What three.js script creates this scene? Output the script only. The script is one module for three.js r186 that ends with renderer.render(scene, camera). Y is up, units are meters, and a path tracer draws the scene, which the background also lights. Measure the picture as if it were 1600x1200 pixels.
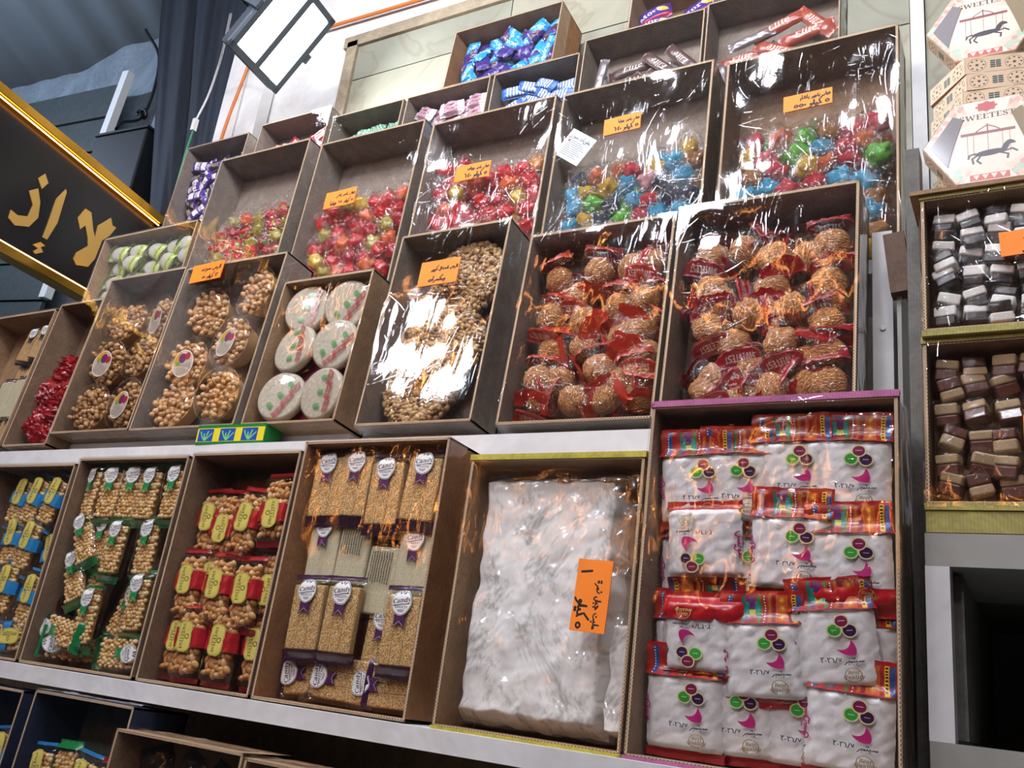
import * as THREE from 'three';
import { RoundedBoxGeometry } from 'three/addons/geometries/RoundedBoxGeometry.js';
import { mergeGeometries } from 'three/addons/utils/BufferGeometryUtils.js';
import { ImprovedNoise } from 'three/addons/math/ImprovedNoise.js';
import { RectAreaLightUniformsLib } from 'three/addons/lights/RectAreaLightUniformsLib.js';
RectAreaLightUniformsLib.init();

// ---------------------------------------------------------------- camera, sky, lights, exposure
const scene = new THREE.Scene();
const camera = new THREE.PerspectiveCamera(45.85, 4 / 3, 0.02, 60);
{
  const m = new THREE.Matrix4().makeBasis(          // camera right, up, back in the stall's axes (x along the shelves, y up, z out of the shelves)
    new THREE.Vector3(0.86743, 0.11871, -0.48319), new THREE.Vector3(0.05748, 0.94071, 0.3343), new THREE.Vector3(0.49423, -0.31776, 0.80918));
  camera.quaternion.setFromRotationMatrix(m);
  camera.position.set(0, 0, 1.156);
}
scene.background = new THREE.Color(0.012, 0.014, 0.018);   // night street
const renderer = new THREE.WebGLRenderer();
renderer.toneMapping = THREE.LinearToneMapping;
renderer.toneMappingExposure = 1.35;
renderer.shadowMap.enabled = true;

// the flood lights and bulbs of the stall: [x, y, z], built as lamps further down
const COOL = 0xeef3ff;
const FLOODS = [   // [position, point it is turned to, length, width, light]
  [[-1.15, 2.2, 1.35], [-1.1, 0.5, -0.15], 0.3, 0.22, 34],
  [[0.15, 2.05, 1.9], [-0.4, 0.25, 0], 0.3, 0.22, 34],
  [[-2.7, 2.05, 1.8], [-1.9, 0.25, 0], 0.3, 0.22, 38],
  [[-0.8, 1.95, 2.9], [-0.9, 0.1, 0], 0.34, 0.26, 80],
];
const BULBS = [[-0.62, 1.95, 0.42], [-0.98, 2.05, 0.4], [-1.45, 2.05, 0.55], [-1.95, 2.05, 0.6], [-0.3, 1.98, 0.55], [-0.72, 2.1, 0.95], [-1.75, 2.1, 1.0], [0.15, 1.98, 1.0], [-1.15, 2.1, 0.78], [-0.45, 2.08, 0.8], [-2.2, 2.12, 0.95], [-0.95, 2.14, 1.2], [-1.5, 2.14, 1.3], [-0.25, 2.1, 1.25]];

// ---------------------------------------------------------------- helpers
const PN = new ImprovedNoise();
const noise = (x, y, z = 0) => PN.noise(x, y, z);
function rng(seed) { let a = seed * 2654435761 | 0; return () => { a = (a + 0x6d2b79f5) | 0; let t = Math.imul(a ^ (a >>> 15), 1 | a); t = (t + Math.imul(t ^ (t >>> 7), 61 | t)) ^ t; return ((t ^ (t >>> 14)) >>> 0) / 4294967296; }; }
const D2R = Math.PI / 180, TAU = Math.PI * 2;
const taken = new Map();
const numbered = (n) => { const k = taken.get(n) ?? 0; taken.set(n, k + 1); return k ? n + '_' + String(k).padStart(3, '0') : n; };
function tag(o, label, category, group, kind) {
  if (label) o.userData.label = label;
  if (category) o.userData.category = category;
  if (group) o.userData.group = group;
  if (kind) o.userData.kind = kind;
  return o;
}
function mesh(name, geo, mat, parent) {
  const m = new THREE.Mesh(geo, mat);
  m.castShadow = m.receiveShadow = true;
  m.name = parent ? name : numbered(name);
  (parent ?? scene).add(m);
  return m;
}
function thing(name, label, category, group) { const g = new THREE.Group(); g.name = numbered(name); scene.add(g); return tag(g, label, category, group); }
function proto(make) { const g = new THREE.Group(); make(g); return g; }      // a kind of thing, cloned for each one
function copyOf(p, name, label, category, group) { const c = p.clone(); c.name = numbered(name); scene.add(c); return tag(c, label, category, group); }
function structure(name, geo, mat) { return tag(mesh(name, geo, mat), null, null, null, 'structure'); }
function bx(w, h, d, x = 0, y = 0, z = 0, rot) {   // a box with uv in metres
  const g = new THREE.BoxGeometry(w, h, d), uv = g.attributes.uv, s = [[d, h], [d, h], [w, d], [w, d], [w, h], [w, h]];
  for (let i = 0; i < 24; i++) { const k = s[i >> 2]; uv.setXY(i, uv.getX(i) * k[0] + x * 0.7, uv.getY(i) * k[1] + y * 0.7); }
  if (rot) g.applyMatrix4(new THREE.Matrix4().makeRotationFromEuler(new THREE.Euler(...rot)));
  return g.translate(x, y, z);
}
const merge = (list) => mergeGeometries(list.map((g) => (g.index ? g.toNonIndexed() : g)));
function tube(pts, r, seg = 40, rad = 7) { return new THREE.TubeGeometry(new THREE.CatmullRomCurve3(pts.map((p) => new THREE.Vector3(...p))), seg, r, rad); }
const SRGB = THREE.SRGBColorSpace;
function canvasTex(w, h, draw, repeat) {
  const c = document.createElement('canvas'); c.width = w; c.height = h;
  draw(c.getContext('2d'), w, h);
  const t = new THREE.CanvasTexture(c); t.colorSpace = SRGB;
  if (repeat) { t.wrapS = t.wrapT = THREE.RepeatWrapping; t.repeat.set(repeat, repeat); }
  return t;
}
function dataTex(n, f, repeat, srgb) {
  const d = new Uint8Array(n * n * 4);
  for (let y = 0; y < n; y++) for (let x = 0; x < n; x++) { const c = f(x / n, y / n, x, y), o = (y * n + x) * 4; for (let k = 0; k < 3; k++) d[o + k] = Math.max(0, Math.min(255, 255 * (c.length ? c[k] : c))); d[o + 3] = 255; }
  const t = new THREE.DataTexture(d, n, n); t.magFilter = THREE.LinearFilter; t.minFilter = THREE.LinearFilter;
  t.wrapS = t.wrapT = THREE.RepeatWrapping; if (repeat) t.repeat.set(repeat, repeat); if (srgb) t.colorSpace = SRGB; t.needsUpdate = true;
  return t;
}
// tiling noise: four taps blended so that the edges meet
const tnoise = (u, v, f, s) => { const a = u * TAU, b = v * TAU, r = f / TAU; return noise(Math.cos(a) * r + s, Math.sin(a) * r + Math.cos(b) * r, Math.sin(b) * r + s * 1.7); };
const std = (color, roughness = 0.6, more = {}) => new THREE.MeshStandardMaterial({ color, roughness, ...more });
const phys = (color, roughness, more) => new THREE.MeshPhysicalMaterial({ color, roughness, ...more });

// ---------------------------------------------------------------- handwritten Arabic, drawn with pen strokes
const dot = (n, x, y) => (n === 1 ? [[x, y]] : n === 2 ? [[x - 0.13, y], [x + 0.13, y]] : [[x - 0.15, y], [x + 0.15, y], [x, y + 0.22]]);
const toothed = (n, up) => (p, q) => (q ? { w: 0.5, s: [p ? [[0, 0], [-0.12, 0.02], [-0.2, 0.42], [-0.28, 0.02], [-0.5, 0]] : [[-0.02, 0.5], [-0.1, 0.05], [-0.5, 0]]], d: n ? dot(n, -0.22, up ? 0.8 : -0.35) : [] }
  : { w: 1.1, s: [[[0, p ? 0 : 0.45], [-0.12, 0.2], [-0.25, -0.05], [-0.6, -0.14], [-0.95, 0], [-1.05, 0.3]]], d: n ? dot(n, -0.55, up ? 0.45 : -0.45) : [] });
const hah = (n, up) => (p, q) => ({ w: q ? 0.8 : 0.9, s: [q ? [[0, p ? 0 : 0.1], [-0.5, 0.55], [-0.72, 0.5], [-0.3, 0.2], [-0.1, 0], [-0.8, 0]] : [[0, 0.4], [-0.4, 0.5], [-0.7, 0.4], [-0.35, 0.1], [-0.2, -0.35], [-0.5, -0.65], [-0.85, -0.5]]], d: n ? dot(n, -0.42, up ? 0.95 : -0.3) : [] });
const seen = (n) => (p, q) => ({ w: q ? 1.15 : 1.7, s: [[[0, 0.1], [-0.08, 0.35], [-0.14, 0.03], [-0.34, 0.03], [-0.4, 0.35], [-0.48, 0.03], [-0.7, 0.03], [-0.76, 0.38], [-0.84, 0], ...(q ? [[-1.15, 0]] : [[-0.95, -0.35], [-1.3, -0.4], [-1.6, -0.1], [-1.65, 0.2]])]], d: n ? dot(3, -0.45, 0.7) : [] });
const loop = (cx, cy, r) => Array.from({ length: 9 }, (_, i) => [cx + r * Math.cos(i / 8 * TAU), cy + r * Math.sin(i / 8 * TAU) * 0.9]);
const GLYPH = {
  'ا': (p) => ({ w: p ? 0.25 : 0.3, s: [p ? [[0, 0], [-0.18, 0.08], [-0.2, 1.4]] : [[-0.12, 1.4], [-0.15, 0]]], d: [] }),
  'ل': (p, q) => ({ w: q ? 0.42 : 0.8, s: [q ? [[-0.02, p ? 0 : 1.4], [-0.12, p ? 0.1 : 0.1], ...(p ? [[-0.14, 1.4], [-0.2, 0.1]] : []), [-0.42, 0]] : [[0, p ? 0 : 1.4], [-0.08, 1.4], [-0.12, 0], [-0.35, -0.4], [-0.7, -0.25], [-0.75, 0.1]]], d: [] }),
  'ب': toothed(1, false), 'ت': toothed(2, true), 'ن': toothed(1, true), 'ي': toothed(2, false), 'ج': hah(1, false), 'ح': hah(0), 'س': seen(0), 'ش': seen(1),
  'د': () => ({ w: 0.55, s: [[[-0.1, 0.6], [-0.32, 0.25], [-0.3, 0.02], [-0.05, 0]]], d: [] }),
  'ر': (p) => ({ w: 0.5, s: [[[p ? 0 : -0.05, p ? 0 : 0.25], [-0.14, 0.15], [-0.2, -0.2], [-0.52, -0.5]]], d: [] }),
  'و': () => ({ w: 0.55, s: [loop(-0.2, 0.18, 0.17), [[-0.05, 0.1], [-0.12, -0.25], [-0.55, -0.5]]], d: [] }),
  'م': (p, q) => ({ w: q ? 0.5 : 0.5, s: [loop(-0.2, 0.1, 0.17), q ? [[0, 0], [-0.5, 0]] : [[0, 0], [-0.35, 0], [-0.42, -0.7]]], d: [] }),
  'ف': (p, q) => ({ w: q ? 0.5 : 1.0, s: [loop(-0.2, 0.25, 0.17), q ? [[0, 0], [-0.5, 0]] : [[-0.05, 0.1], [-0.4, -0.05], [-0.9, 0], [-0.95, 0.25]]], d: dot(1, -0.2, 0.75) }),
  'ق': (p, q) => ({ w: q ? 0.5 : 0.85, s: [loop(-0.2, 0.25, 0.17), q ? [[0, 0], [-0.5, 0]] : [[-0.05, 0.1], [-0.2, -0.35], [-0.55, -0.45], [-0.8, 0]]], d: dot(2, -0.2, 0.75) }),
  'ص': (p, q) => ({ w: q ? 0.9 : 1.4, s: [[[0, 0], [-0.55, 0.02], [-0.2, 0.42], [0, 0.25], [-0.05, 0], [-0.6, 0], [-0.66, 0.25], [-0.75, 0], ...(q ? [[-0.9, 0]] : [[-0.85, -0.35], [-1.15, -0.4], [-1.35, 0.1]])]], d: [] }),
  'ك': (p, q) => ({ w: q ? 0.6 : 0.85, s: [[[0, 0], [-0.1, 0.02], [-0.45, 0.85], [-0.15, 0.25], [-0.25, 0], [-0.6, 0]], [[-0.4, 0.85], [0.25, 1.5]]], d: [] }),
  'ه': (p, q) => ({ w: q ? 0.55 : 0.4, s: [loop(-0.2, 0.2, 0.2), q ? [[0, 0], [-0.55, 0]] : [[0, 0], [-0.1, 0.1]]], d: [] }),
  'ة': () => ({ w: 0.4, s: [loop(-0.2, 0.15, 0.17)], d: dot(2, -0.2, 0.65) }),
  'ى': (p) => ({ w: 1.0, s: [[[0, p ? 0 : 0.3], [-0.2, 0.05], [-0.3, -0.2], [-0.1, -0.42], [-0.6, -0.6], [-0.95, -0.2]]], d: [] }),
  '٥': () => ({ w: 0.75, s: [loop(-0.32, 0.3, 0.3)], d: [] }), '٠': () => ({ w: 0.35, s: [], d: [[-0.15, 0.3]] }), '١': () => ({ w: 0.4, s: [[[-0.25, 0.95], [-0.12, 0]]], d: [] }),
  '٢': () => ({ w: 0.6, s: [[[-0.5, 0.95], [-0.4, 0.75], [-0.1, 0.8], [-0.05, 0.95]], [[-0.48, 0.9], [-0.35, 0]]], d: [] }),
  '٤': () => ({ w: 0.6, s: [[[-0.05, 0.9], [-0.4, 0.75], [-0.1, 0.5], [-0.45, 0.3], [-0.05, 0]]], d: [] }), '٦': () => ({ w: 0.55, s: [[[-0.45, 0.95], [-0.1, 0.85], [-0.08, 0]]], d: [] }),
  '٧': () => ({ w: 0.6, s: [[[-0.5, 0.9], [-0.28, 0], [-0.05, 0.9]]], d: [] }), '/': () => ({ w: 0.5, s: [[[-0.05, 0.95], [-0.4, -0.05]]], d: [] }),
};
const STOPS = 'ادروةى٥٠١٢٤٦٧/ ';
function arabic(c, text, xRight, yBase, size, pen) {
  let x = xRight;
  c.lineWidth = pen; c.lineCap = c.lineJoin = 'round';
  for (let i = 0; i < text.length; i++) {
    const ch = text[i];
    if (ch === ' ') { x -= 0.45 * size; continue; }
    const p = i > 0 && !STOPS.includes(text[i - 1]), q = i < text.length - 1 && text[i + 1] !== ' ' && !STOPS.includes(ch) && !'٥٠١٢٤٦٧/'.includes(text[i + 1]);
    const g = GLYPH[ch](p, q);
    for (const s of g.s) {
      c.beginPath();
      c.moveTo(x + s[0][0] * size, yBase - s[0][1] * size);
      for (let k = 1; k < s.length - 1; k++) { const a = s[k], b = s[k + 1]; c.quadraticCurveTo(x + a[0] * size, yBase - a[1] * size, x + (a[0] * 0.5 + b[0] * 0.5) * size, yBase - (a[1] * 0.5 + b[1] * 0.5) * size); }
      const e = s[s.length - 1]; c.lineTo(x + e[0] * size, yBase - e[1] * size); c.stroke();
    }
    for (const [dx, dy] of g.d) { c.beginPath(); c.arc(x + dx * size, yBase - dy * size, pen * 0.75, 0, TAU); c.fill(); }
    x -= (g.w + (q ? 0 : 0.12)) * size;
  }
  return x;
}

// ---------------------------------------------------------------- materials
const fibre = dataTex(512, (u, v, x, y) => { const a = 0.86 + 0.1 * tnoise(u, v, 9, 3) + 0.08 * tnoise(u, v, 40, 7) + 0.03 * Math.sin(u * TAU * 64); const r = Math.sin(x * 12.9898 + y * 78.233) * 43758.5453; return a + 0.06 * (r - Math.floor(r) - 0.5); }, 4, true);
const flute = canvasTex(256, 32, (c, w, h) => { c.fillStyle = '#c7ab88'; c.fillRect(0, 0, w, h); c.strokeStyle = '#4c382a'; c.lineWidth = 6; c.beginPath(); for (let x = 0; x <= w; x += 2) c.lineTo(x, h / 2 + Math.sin(x / w * TAU * 8) * h * 0.28); c.stroke(); c.fillStyle = '#d8c0a0'; c.fillRect(0, 0, w, 4); c.fillRect(0, h - 4, w, 4); });
flute.wrapS = flute.wrapT = THREE.RepeatWrapping;
const board = (color) => std(color, 0.85, { map: fibre });
const KRAFT = board(0xae8a66), KRAFT_DARK = board(0x8f7258), GREY_KRAFT = board(0x968779), ORANGE_KRAFT = board(0xb98458), PINK_BOARD = board(0xc06f9c), YELLOW_BOARD = board(0xd3c54e), OLIVE_BOARD = board(0xb9b066), NAVY_BOARD = board(0x1d2a4a);
const RIM = std(0xffffff, 0.9, { map: flute });
const creases = canvasTex(512, 512, (c, w, h) => {
  const r = rng(77); c.fillStyle = '#808080'; c.fillRect(0, 0, w, h);
  for (let i = 0; i < 230; i++) {
    const x = r() * w, y = r() * h, a = r() < 0.55 ? Math.PI / 2 + (r() - 0.5) * 0.5 : r() * TAU, l = 12 + r() * r() * 190, b = r() < 0.5;
    for (const [ox, oy] of [[0, 0], [w, 0], [-w, 0], [0, h], [0, -h]]) { c.strokeStyle = b ? 'rgba(255,255,255,0.35)' : 'rgba(0,0,0,0.35)'; c.lineWidth = 1 + r() * 0.001 + (i % 4); c.beginPath(); c.moveTo(x + ox, y + oy); c.quadraticCurveTo(x + ox + Math.cos(a + 0.15) * l / 2, y + oy + Math.sin(a + 0.15) * l / 2, x + ox + Math.cos(a) * l, y + oy + Math.sin(a) * l); c.stroke(); }
  }
}, 3.3);
creases.colorSpace = THREE.NoColorSpace;
const wrinkle = creases.clone(); wrinkle.repeat.set(1.3, 1.3);
const sheet = (more) => phys(0xffffff, 0.05, { transmission: 1, thickness: 0, ior: 1.62, side: THREE.DoubleSide, ...more });
const FILM = sheet({ bumpMap: creases, bumpScale: 0.0003 });
const WRAP = sheet({ roughness: 0.05, ior: 1.58, bumpMap: wrinkle, bumpScale: 0.0007 });
const THIN = sheet({ roughness: 0.05, ior: 1.33 });
const CLEAR = sheet({ roughness: 0.03, ior: 1.5 });
const foil = (color, more) => phys(color, 0.28, { clearcoat: 0.7, clearcoatRoughness: 0.12, side: THREE.DoubleSide, ...more });
const veil = (color) => phys(color, 0.2, { transmission: 0.45, thickness: 0, side: THREE.DoubleSide });   // tinted see-through plastic
const WHITE_PAINT = std(0xe4e6e6, 0.55, { map: dataTex(256, (u, v) => 0.93 + 0.05 * tnoise(u, v, 6, 11) + 0.03 * tnoise(u, v, 30, 5), 1.5, true), bumpMap: dataTex(256, (u, v) => 0.5 + 0.3 * tnoise(u, v, 14, 2) + 0.2 * tnoise(u, v, 50, 9), 1.5), bumpScale: 0.0015 });
const print = (map, more) => phys(0xffffff, 0.32, { map, clearcoat: 0.5, clearcoatRoughness: 0.15, side: THREE.DoubleSide, ...more });
const decal = (map, more) => phys(0xffffff, 0.35, { map, transparent: true, side: THREE.DoubleSide, ...more });

// ---------------------------------------------------------------- shapes used many times
// a pillow pack: length along y, width along x, bulging along z, flat pressed seals at both ends
function pack({ L, W, T, seal = 0.1, crumple = 0.0015, seed = 1, nu = 14, nv = 20, curl = 0, square = 2.2, sealTop, ramp }) {
  const at = (s, t, side) => {            // s, t from -1 to 1
    const inner = Math.min(1, Math.max(0, (1 - (t > 0 ? sealTop ?? seal : seal) - Math.abs(t)) / (ramp ?? seal * 0.9 + 0.12))), body = Math.sin(inner * Math.PI / 2);
    const edge = Math.pow(Math.max(0, 1 - Math.pow(Math.abs(s), square)), 0.55);
    const fq = 3.2 / Math.max(W, L), k = noise(s * W * fq * 2.2 + seed * 3.1, t * L * fq * 2.2 + seed, side * 1.3 + seed * 0.7), k2 = noise(s * 5 + seed, t * 7 + seed * 2, side * 3);
    const crimp = (1 - body) * 0.0007 * Math.sin(t * L * 2600) + (1 - body) * crumple * 1.4 * noise(s * 2.2 + seed * 5, t * 1.5, 4);
    return [s * W / 2 * (1 - 0.06 * (1 - body)) + k2 * crumple * 0.7, t * L / 2 + k * crumple * 0.6, side * (T / 2 * body * edge + 0.0004) + (k * 1.2 + k2 * 0.7) * crumple * (0.3 + body) + crimp + curl * t * t * Math.sign(t)];
  };
  const make = (s0, s1, t0, t1, sides, a, b, off = 0) => {
    const out = [];
    for (const side of sides) {
      const g = new THREE.PlaneGeometry(1, 1, a, b), p = g.attributes.position, uv = g.attributes.uv;
      for (let i = 0; i < p.count; i++) { const q = at(s0 + (s1 - s0) * uv.getX(i), t0 + (t1 - t0) * uv.getY(i), side); p.setXYZ(i, q[0], q[1], q[2] + off * side); }
      if (side < 0) { const ix = g.index.array; for (let i = 0; i < ix.length; i += 3) { const k = ix[i]; ix[i] = ix[i + 1]; ix[i + 1] = k; } }
      g.computeVertexNormals(); out.push(g);
    }
    return out.length > 1 ? mergeGeometries(out) : out[0];
  };
  return {
    whole: () => make(-1, 1, -1, 1, [1, -1], nu, nv), band: (t0, t1, sides = [1, -1], off = 0.0002) => make(-1, 1, t0, t1, sides, nu, Math.max(3, Math.round(nv * (t1 - t0) / 2)), off),
    patch: (s0, s1, t0, t1, off = 0.0006) => make(s0, s1, t0, t1, [1], 6, 8, off),
  };
}
function lump(r, seed, { amp = 0.16, freq = 2.2, sx = 1, sy = 1, sz = 1, detail = 3, ridge = 0 } = {}) {
  const g = new THREE.IcosahedronGeometry(1, detail), p = g.attributes.position, uv = g.attributes.uv, v = new THREE.Vector3();
  for (let i = 0; i < p.count; i++) {
    v.fromBufferAttribute(p, i);
    const k = 1 + amp * noise(v.x * freq + seed * 7, v.y * freq + seed, v.z * freq) + ridge * (1 - Math.abs(noise(v.x * 6 + seed, v.y * 6, v.z * 6 + seed)) * 3);
    p.setXYZ(i, v.x * r * k * sx, v.y * r * k * sy, v.z * r * k * sz);
    uv.setXY(i, Math.atan2(v.z, v.x) / TAU + 0.5, v.y * 0.5 + 0.5);
  }
  const m = new Map(), n = [];                      // smooth normals over the coinciding corners
  g.computeVertexNormals();
  const nn = g.attributes.normal, key = (i) => [p.getX(i), p.getY(i), p.getZ(i)].map((x) => Math.round(x * 1e6)).join();
  for (let i = 0; i < p.count; i++) { const k = key(i); if (!m.has(k)) m.set(k, new THREE.Vector3()); m.get(k).add(v.fromBufferAttribute(nn, i)); }
  for (let i = 0; i < p.count; i++) { const q = m.get(key(i)); const l = q.length() || 1; nn.setXYZ(i, q.x / l, q.y / l, q.z / l); }
  return g;
}
const bead = (detail) => lump(1, 5, { amp: 0.12, freq: 1.4, detail });
const BEAD1 = bead(1), BEAD2 = bead(2);
function placed(g, x, y, z, sx, sy, sz, rx = 0, ry = 0, rz = 0) { return g.clone().applyMatrix4(new THREE.Matrix4().compose(new THREE.Vector3(x, y, z), new THREE.Quaternion().setFromEuler(new THREE.Euler(rx, ry, rz)), new THREE.Vector3(sx, sy, sz))); }
function tinted(g, color) { const n = g.attributes.position.count, a = new Float32Array(n * 3), c = new THREE.Color(color); for (let i = 0; i < n; i++) c.toArray(a, i * 3); return g.setAttribute('color', new THREE.BufferAttribute(a, 3)); }

// ---------------------------------------------------------------- cardboard trays wrapped in cling film
function filmGeo(w, h, seed, { sag = 0.004, wave = 0.0015, streak = 0.0006, skirt = 0.05, lean = 0.15 } = {}) {
  const nx = 46, ny = 60, g = new THREE.PlaneGeometry(1, 1, nx, ny), p = g.attributes.position, uv = g.attributes.uv, e = 0.0025, list = [g];
  for (let i = 0; i < p.count; i++) {
    const u = uv.getX(i), v = uv.getY(i), x = -e + (w + 2 * e) * u, y = -e + (h + 2 * e) * v;
    const edge = Math.min(1, 12 * Math.min(u, 1 - u, v, 1 - v)), bell = Math.sin(Math.PI * u) * Math.sin(Math.PI * v);
    let z = 0.002 - sag * bell * edge + wave * edge * (noise(x * 9 + seed, y * 7 + seed * 2, seed) * 1.3 + noise(x * 22 + seed, y * 17, seed * 3) * 0.55);
    const q = x + (y - h / 2) * lean * Math.sin(seed); z += streak * edge * Math.max(0, noise(q * 95 + seed * 9, y * 5, seed) - 0.12) * 2.2;
    p.setXYZ(i, x, y, z); uv.setXY(i, x + seed * 0.13, y + seed * 0.29);
  }
  g.computeVertexNormals();
  // the film folded back over the four sides
  const side = (ax, ay, bx_, by_, ox, oy, len) => {
    const k = new THREE.PlaneGeometry(1, 1, 5, 24), kp = k.attributes.position, ku = k.attributes.uv;
    for (let i = 0; i < kp.count; i++) {
      const a = ku.getX(i), t = ku.getY(i), z = 0.002 - a * len, o = 0.0022 + a * 0.004 * Math.max(0, 0.4 + noise(t * 9 + seed * 4, a * 3, seed)) + 0.0015 * noise(t * 38, a * 4, seed * 2) * a;
      kp.setXYZ(i, ax + (bx_ - ax) * t + ox * o, ay + (by_ - ay) * t + oy * o, z); ku.setXY(i, a * len + seed, t * Math.max(w, h));
    }
    k.computeVertexNormals(); list.push(k);
  };
  side(-0.0003, 0, -0.0003, h, -1, 0, skirt); side(w + 0.0003, h, w + 0.0003, 0, 1, 0, skirt); side(0, h + 0.0003, w, h + 0.0003, 0, 1, skirt * 0.7); side(w, -0.0003, 0, -0.0003, 0, -1, skirt * 0.7);
  return mergeGeometries(list);
}
let traySeed = 1;
function tray(label, { x, y, z, w, h, d = 0.1, tilt = 0, yaw = 0, t = 0.0045, mat = KRAFT, inner, film = {}, name = 'cardboard_tray', trim, category = 'box', group = 'wrapped sweet boxes on the shelves' }) {
  const g = thing(name, label, category, group), rim = [mat, mat, mat, mat, RIM, mat], seed = traySeed++;
  g.position.set(x, y, z); g.rotation.set(-tilt * D2R, yaw * D2R, 0, 'YXZ');
  const edgeUv = (geo, along) => { const uv = geo.attributes.uv; for (let i = 16; i < 20; i++) { const a = uv.getX(i), b = uv.getY(i); along ? uv.setXY(i, a * 25, (b - uv.getY(18)) / t) : uv.setXY(i, b * 25, (a - uv.getX(16)) / t); } return geo; };
  mesh('back_panel', bx(w, h, t, w / 2, h / 2, -d + t / 2), inner ?? mat, g);
  mesh('bottom_panel', edgeUv(bx(w, t, d, w / 2, t / 2, -d / 2), true), rim, g);
  mesh('top_panel', edgeUv(bx(w, t, d, w / 2, h - t / 2, -d / 2), true), rim, g);
  for (const s of [0, 1]) mesh('side_panel', edgeUv(bx(t, h, d, s ? w - t / 2 : t / 2, h / 2, -d / 2), false), rim, g);
  if (trim) { mesh('trim', bx(w + 0.004, 0.009, 0.012, w / 2, h + 0.002, -0.004), trim, g); mesh('trim', bx(w + 0.004, 0.009, 0.012, w / 2, -0.002, -0.004), trim, g); }
  if (film) mesh('cling_film', filmGeo(w, h, seed * 1.37, film), film.mat ?? FILM, g);
  g.updateMatrixWorld(true);
  const Q = new THREE.Quaternion(); g.getWorldQuaternion(Q);
  return {
    g, w, h, d, put(o, u, v, n, rz = 0, rx = 0, ry = 0) {
      o.position.copy(g.localToWorld(new THREE.Vector3(u, v, n)));
      o.quaternion.copy(Q).multiply(new THREE.Quaternion().setFromEuler(new THREE.Euler(rx, ry, rz, 'ZXY')));
      return o;
    },
  };
}
const ORD = ['first', 'second', 'third', 'fourth', 'fifth', 'sixth', 'seventh', 'eighth', 'ninth', 'tenth', 'eleventh', 'twelfth', 'thirteenth', 'fourteenth', 'fifteenth'];
const rowName = (k, n) => (k === 0 ? 'bottom' : k === n - 1 ? 'top' : n === 3 ? 'middle' : ORD[k] + '-lowest');

// orange price card
function priceCard(tr, u, v, w, h, rz, lines, label) {
  const map = canvasTex(384, Math.round(384 * h / w), (c, W, H) => {
    c.fillStyle = '#ff8a1c'; c.fillRect(0, 0, W, H); c.strokeStyle = c.fillStyle = '#0c0806';
    if (h > w) { c.translate(W, 0); c.rotate(Math.PI / 2); }
    for (const [text, xr, yb, s, pen] of lines) arabic(c, text, xr * (h > w ? H : W), yb * (h > w ? W : H), s * Math.max(W, H), (pen ?? 5) * 1.7);
  });
  const g = new THREE.PlaneGeometry(w, h, 6, 4), p = g.attributes.position;
  for (let i = 0; i < p.count; i++) p.setZ(i, 0.0012 * noise(p.getX(i) * 30, p.getY(i) * 30, u * 9));
  g.computeVertexNormals();
  const o = thing('price_card', label, 'price card', 'orange handwritten price cards');
  mesh('card', new THREE.BoxGeometry(w, h, 0.0006), std(0xf07a18, 0.7), o);
  mesh('handwriting', g.translate(0, 0, 0.0016), std(0xffffff, 0.65, { map, side: THREE.DoubleSide }), o);
  tr.put(o, u, v, 0.006, rz);
}
// ---------------------------------------------------------------- the setting: walls, floor, canopy
const stone = (base, vein, seed) => dataTex(512, (u, v) => {
  const n = tnoise(u, v, 5, seed) * 0.5 + tnoise(u, v, 13, seed + 4) * 0.3 + tnoise(u, v, 40, seed + 9) * 0.15, k = Math.max(0, 1 - Math.abs(tnoise(u + 0.08 * n, v, 4, seed + 2) + n * 0.4) * 14) * 0.35;
  return base.map((b, i) => b * (0.95 + 0.13 * n) * (1 - k) + vein[i] * k);
}, 1.1, true);
const MARBLE = [std(0xffffff, 0.35, { map: stone([0.64, 0.63, 0.55], [0.5, 0.45, 0.36], 21) }), std(0xffffff, 0.35, { map: stone([0.61, 0.61, 0.54], [0.48, 0.45, 0.38], 33) })];
const PLASTER = std(0xf0efec, 0.75, { map: WHITE_PAINT.map }), MOULD = std(0xb7a68a, 0.6, { map: fibre }), GREY_PAINT = std(0xa3a39c, 0.6, { map: WHITE_PAINT.map, bumpMap: WHITE_PAINT.bumpMap, bumpScale: 0.001 });
const backWall = structure('wall_back', bx(4.9, 4.6, 0.12, -0.12, 1.0, -0.86), PLASTER);
// marble slabs set in the frame, then the ones above the right bay
for (const [x0, x1, y0, y1, m] of [[-1.985, -1.36, 0.9, 1.93, 0], [-1.985, -1.36, 1.934, 2.075, 1], [-1.356, -0.72, 0.9, 1.86, 1], [-1.356, -0.72, 1.864, 2.9, 0], [-0.716, -0.2, 0.9, 1.62, 0], [-0.716, -0.2, 1.624, 2.9, 1], [-0.165, 0.5, 0.9, 2.9, 0], [0.504, 1.4, 0.9, 2.9, 1]])
  mesh('marble_slab', bx(x1 - x0, y1 - y0, 0.018, (x0 + x1) / 2, (y0 + y1) / 2, -0.79), MARBLE[m], backWall);
structure('trim_1', merge([bx(0.045, 1.2, 0.03, -2.01, 1.5, -0.785), bx(0.7, 0.045, 0.03, -1.7, 2.1, -0.785)]), MOULD);
structure('trim_2', bx(0.03, 3.2, 0.03, -0.182, 1.3, -0.785), PLASTER);
const pillar = thing('pillar', 'white boarded pillar at the left end of the back wall', 'pillar');
for (const [x, w] of [[-2.54, 0.1], [-2.43, 0.1]]) mesh('plank', bx(w, 4.4, 0.05, x, 0.9, -0.765), PLASTER, pillar);
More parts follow.
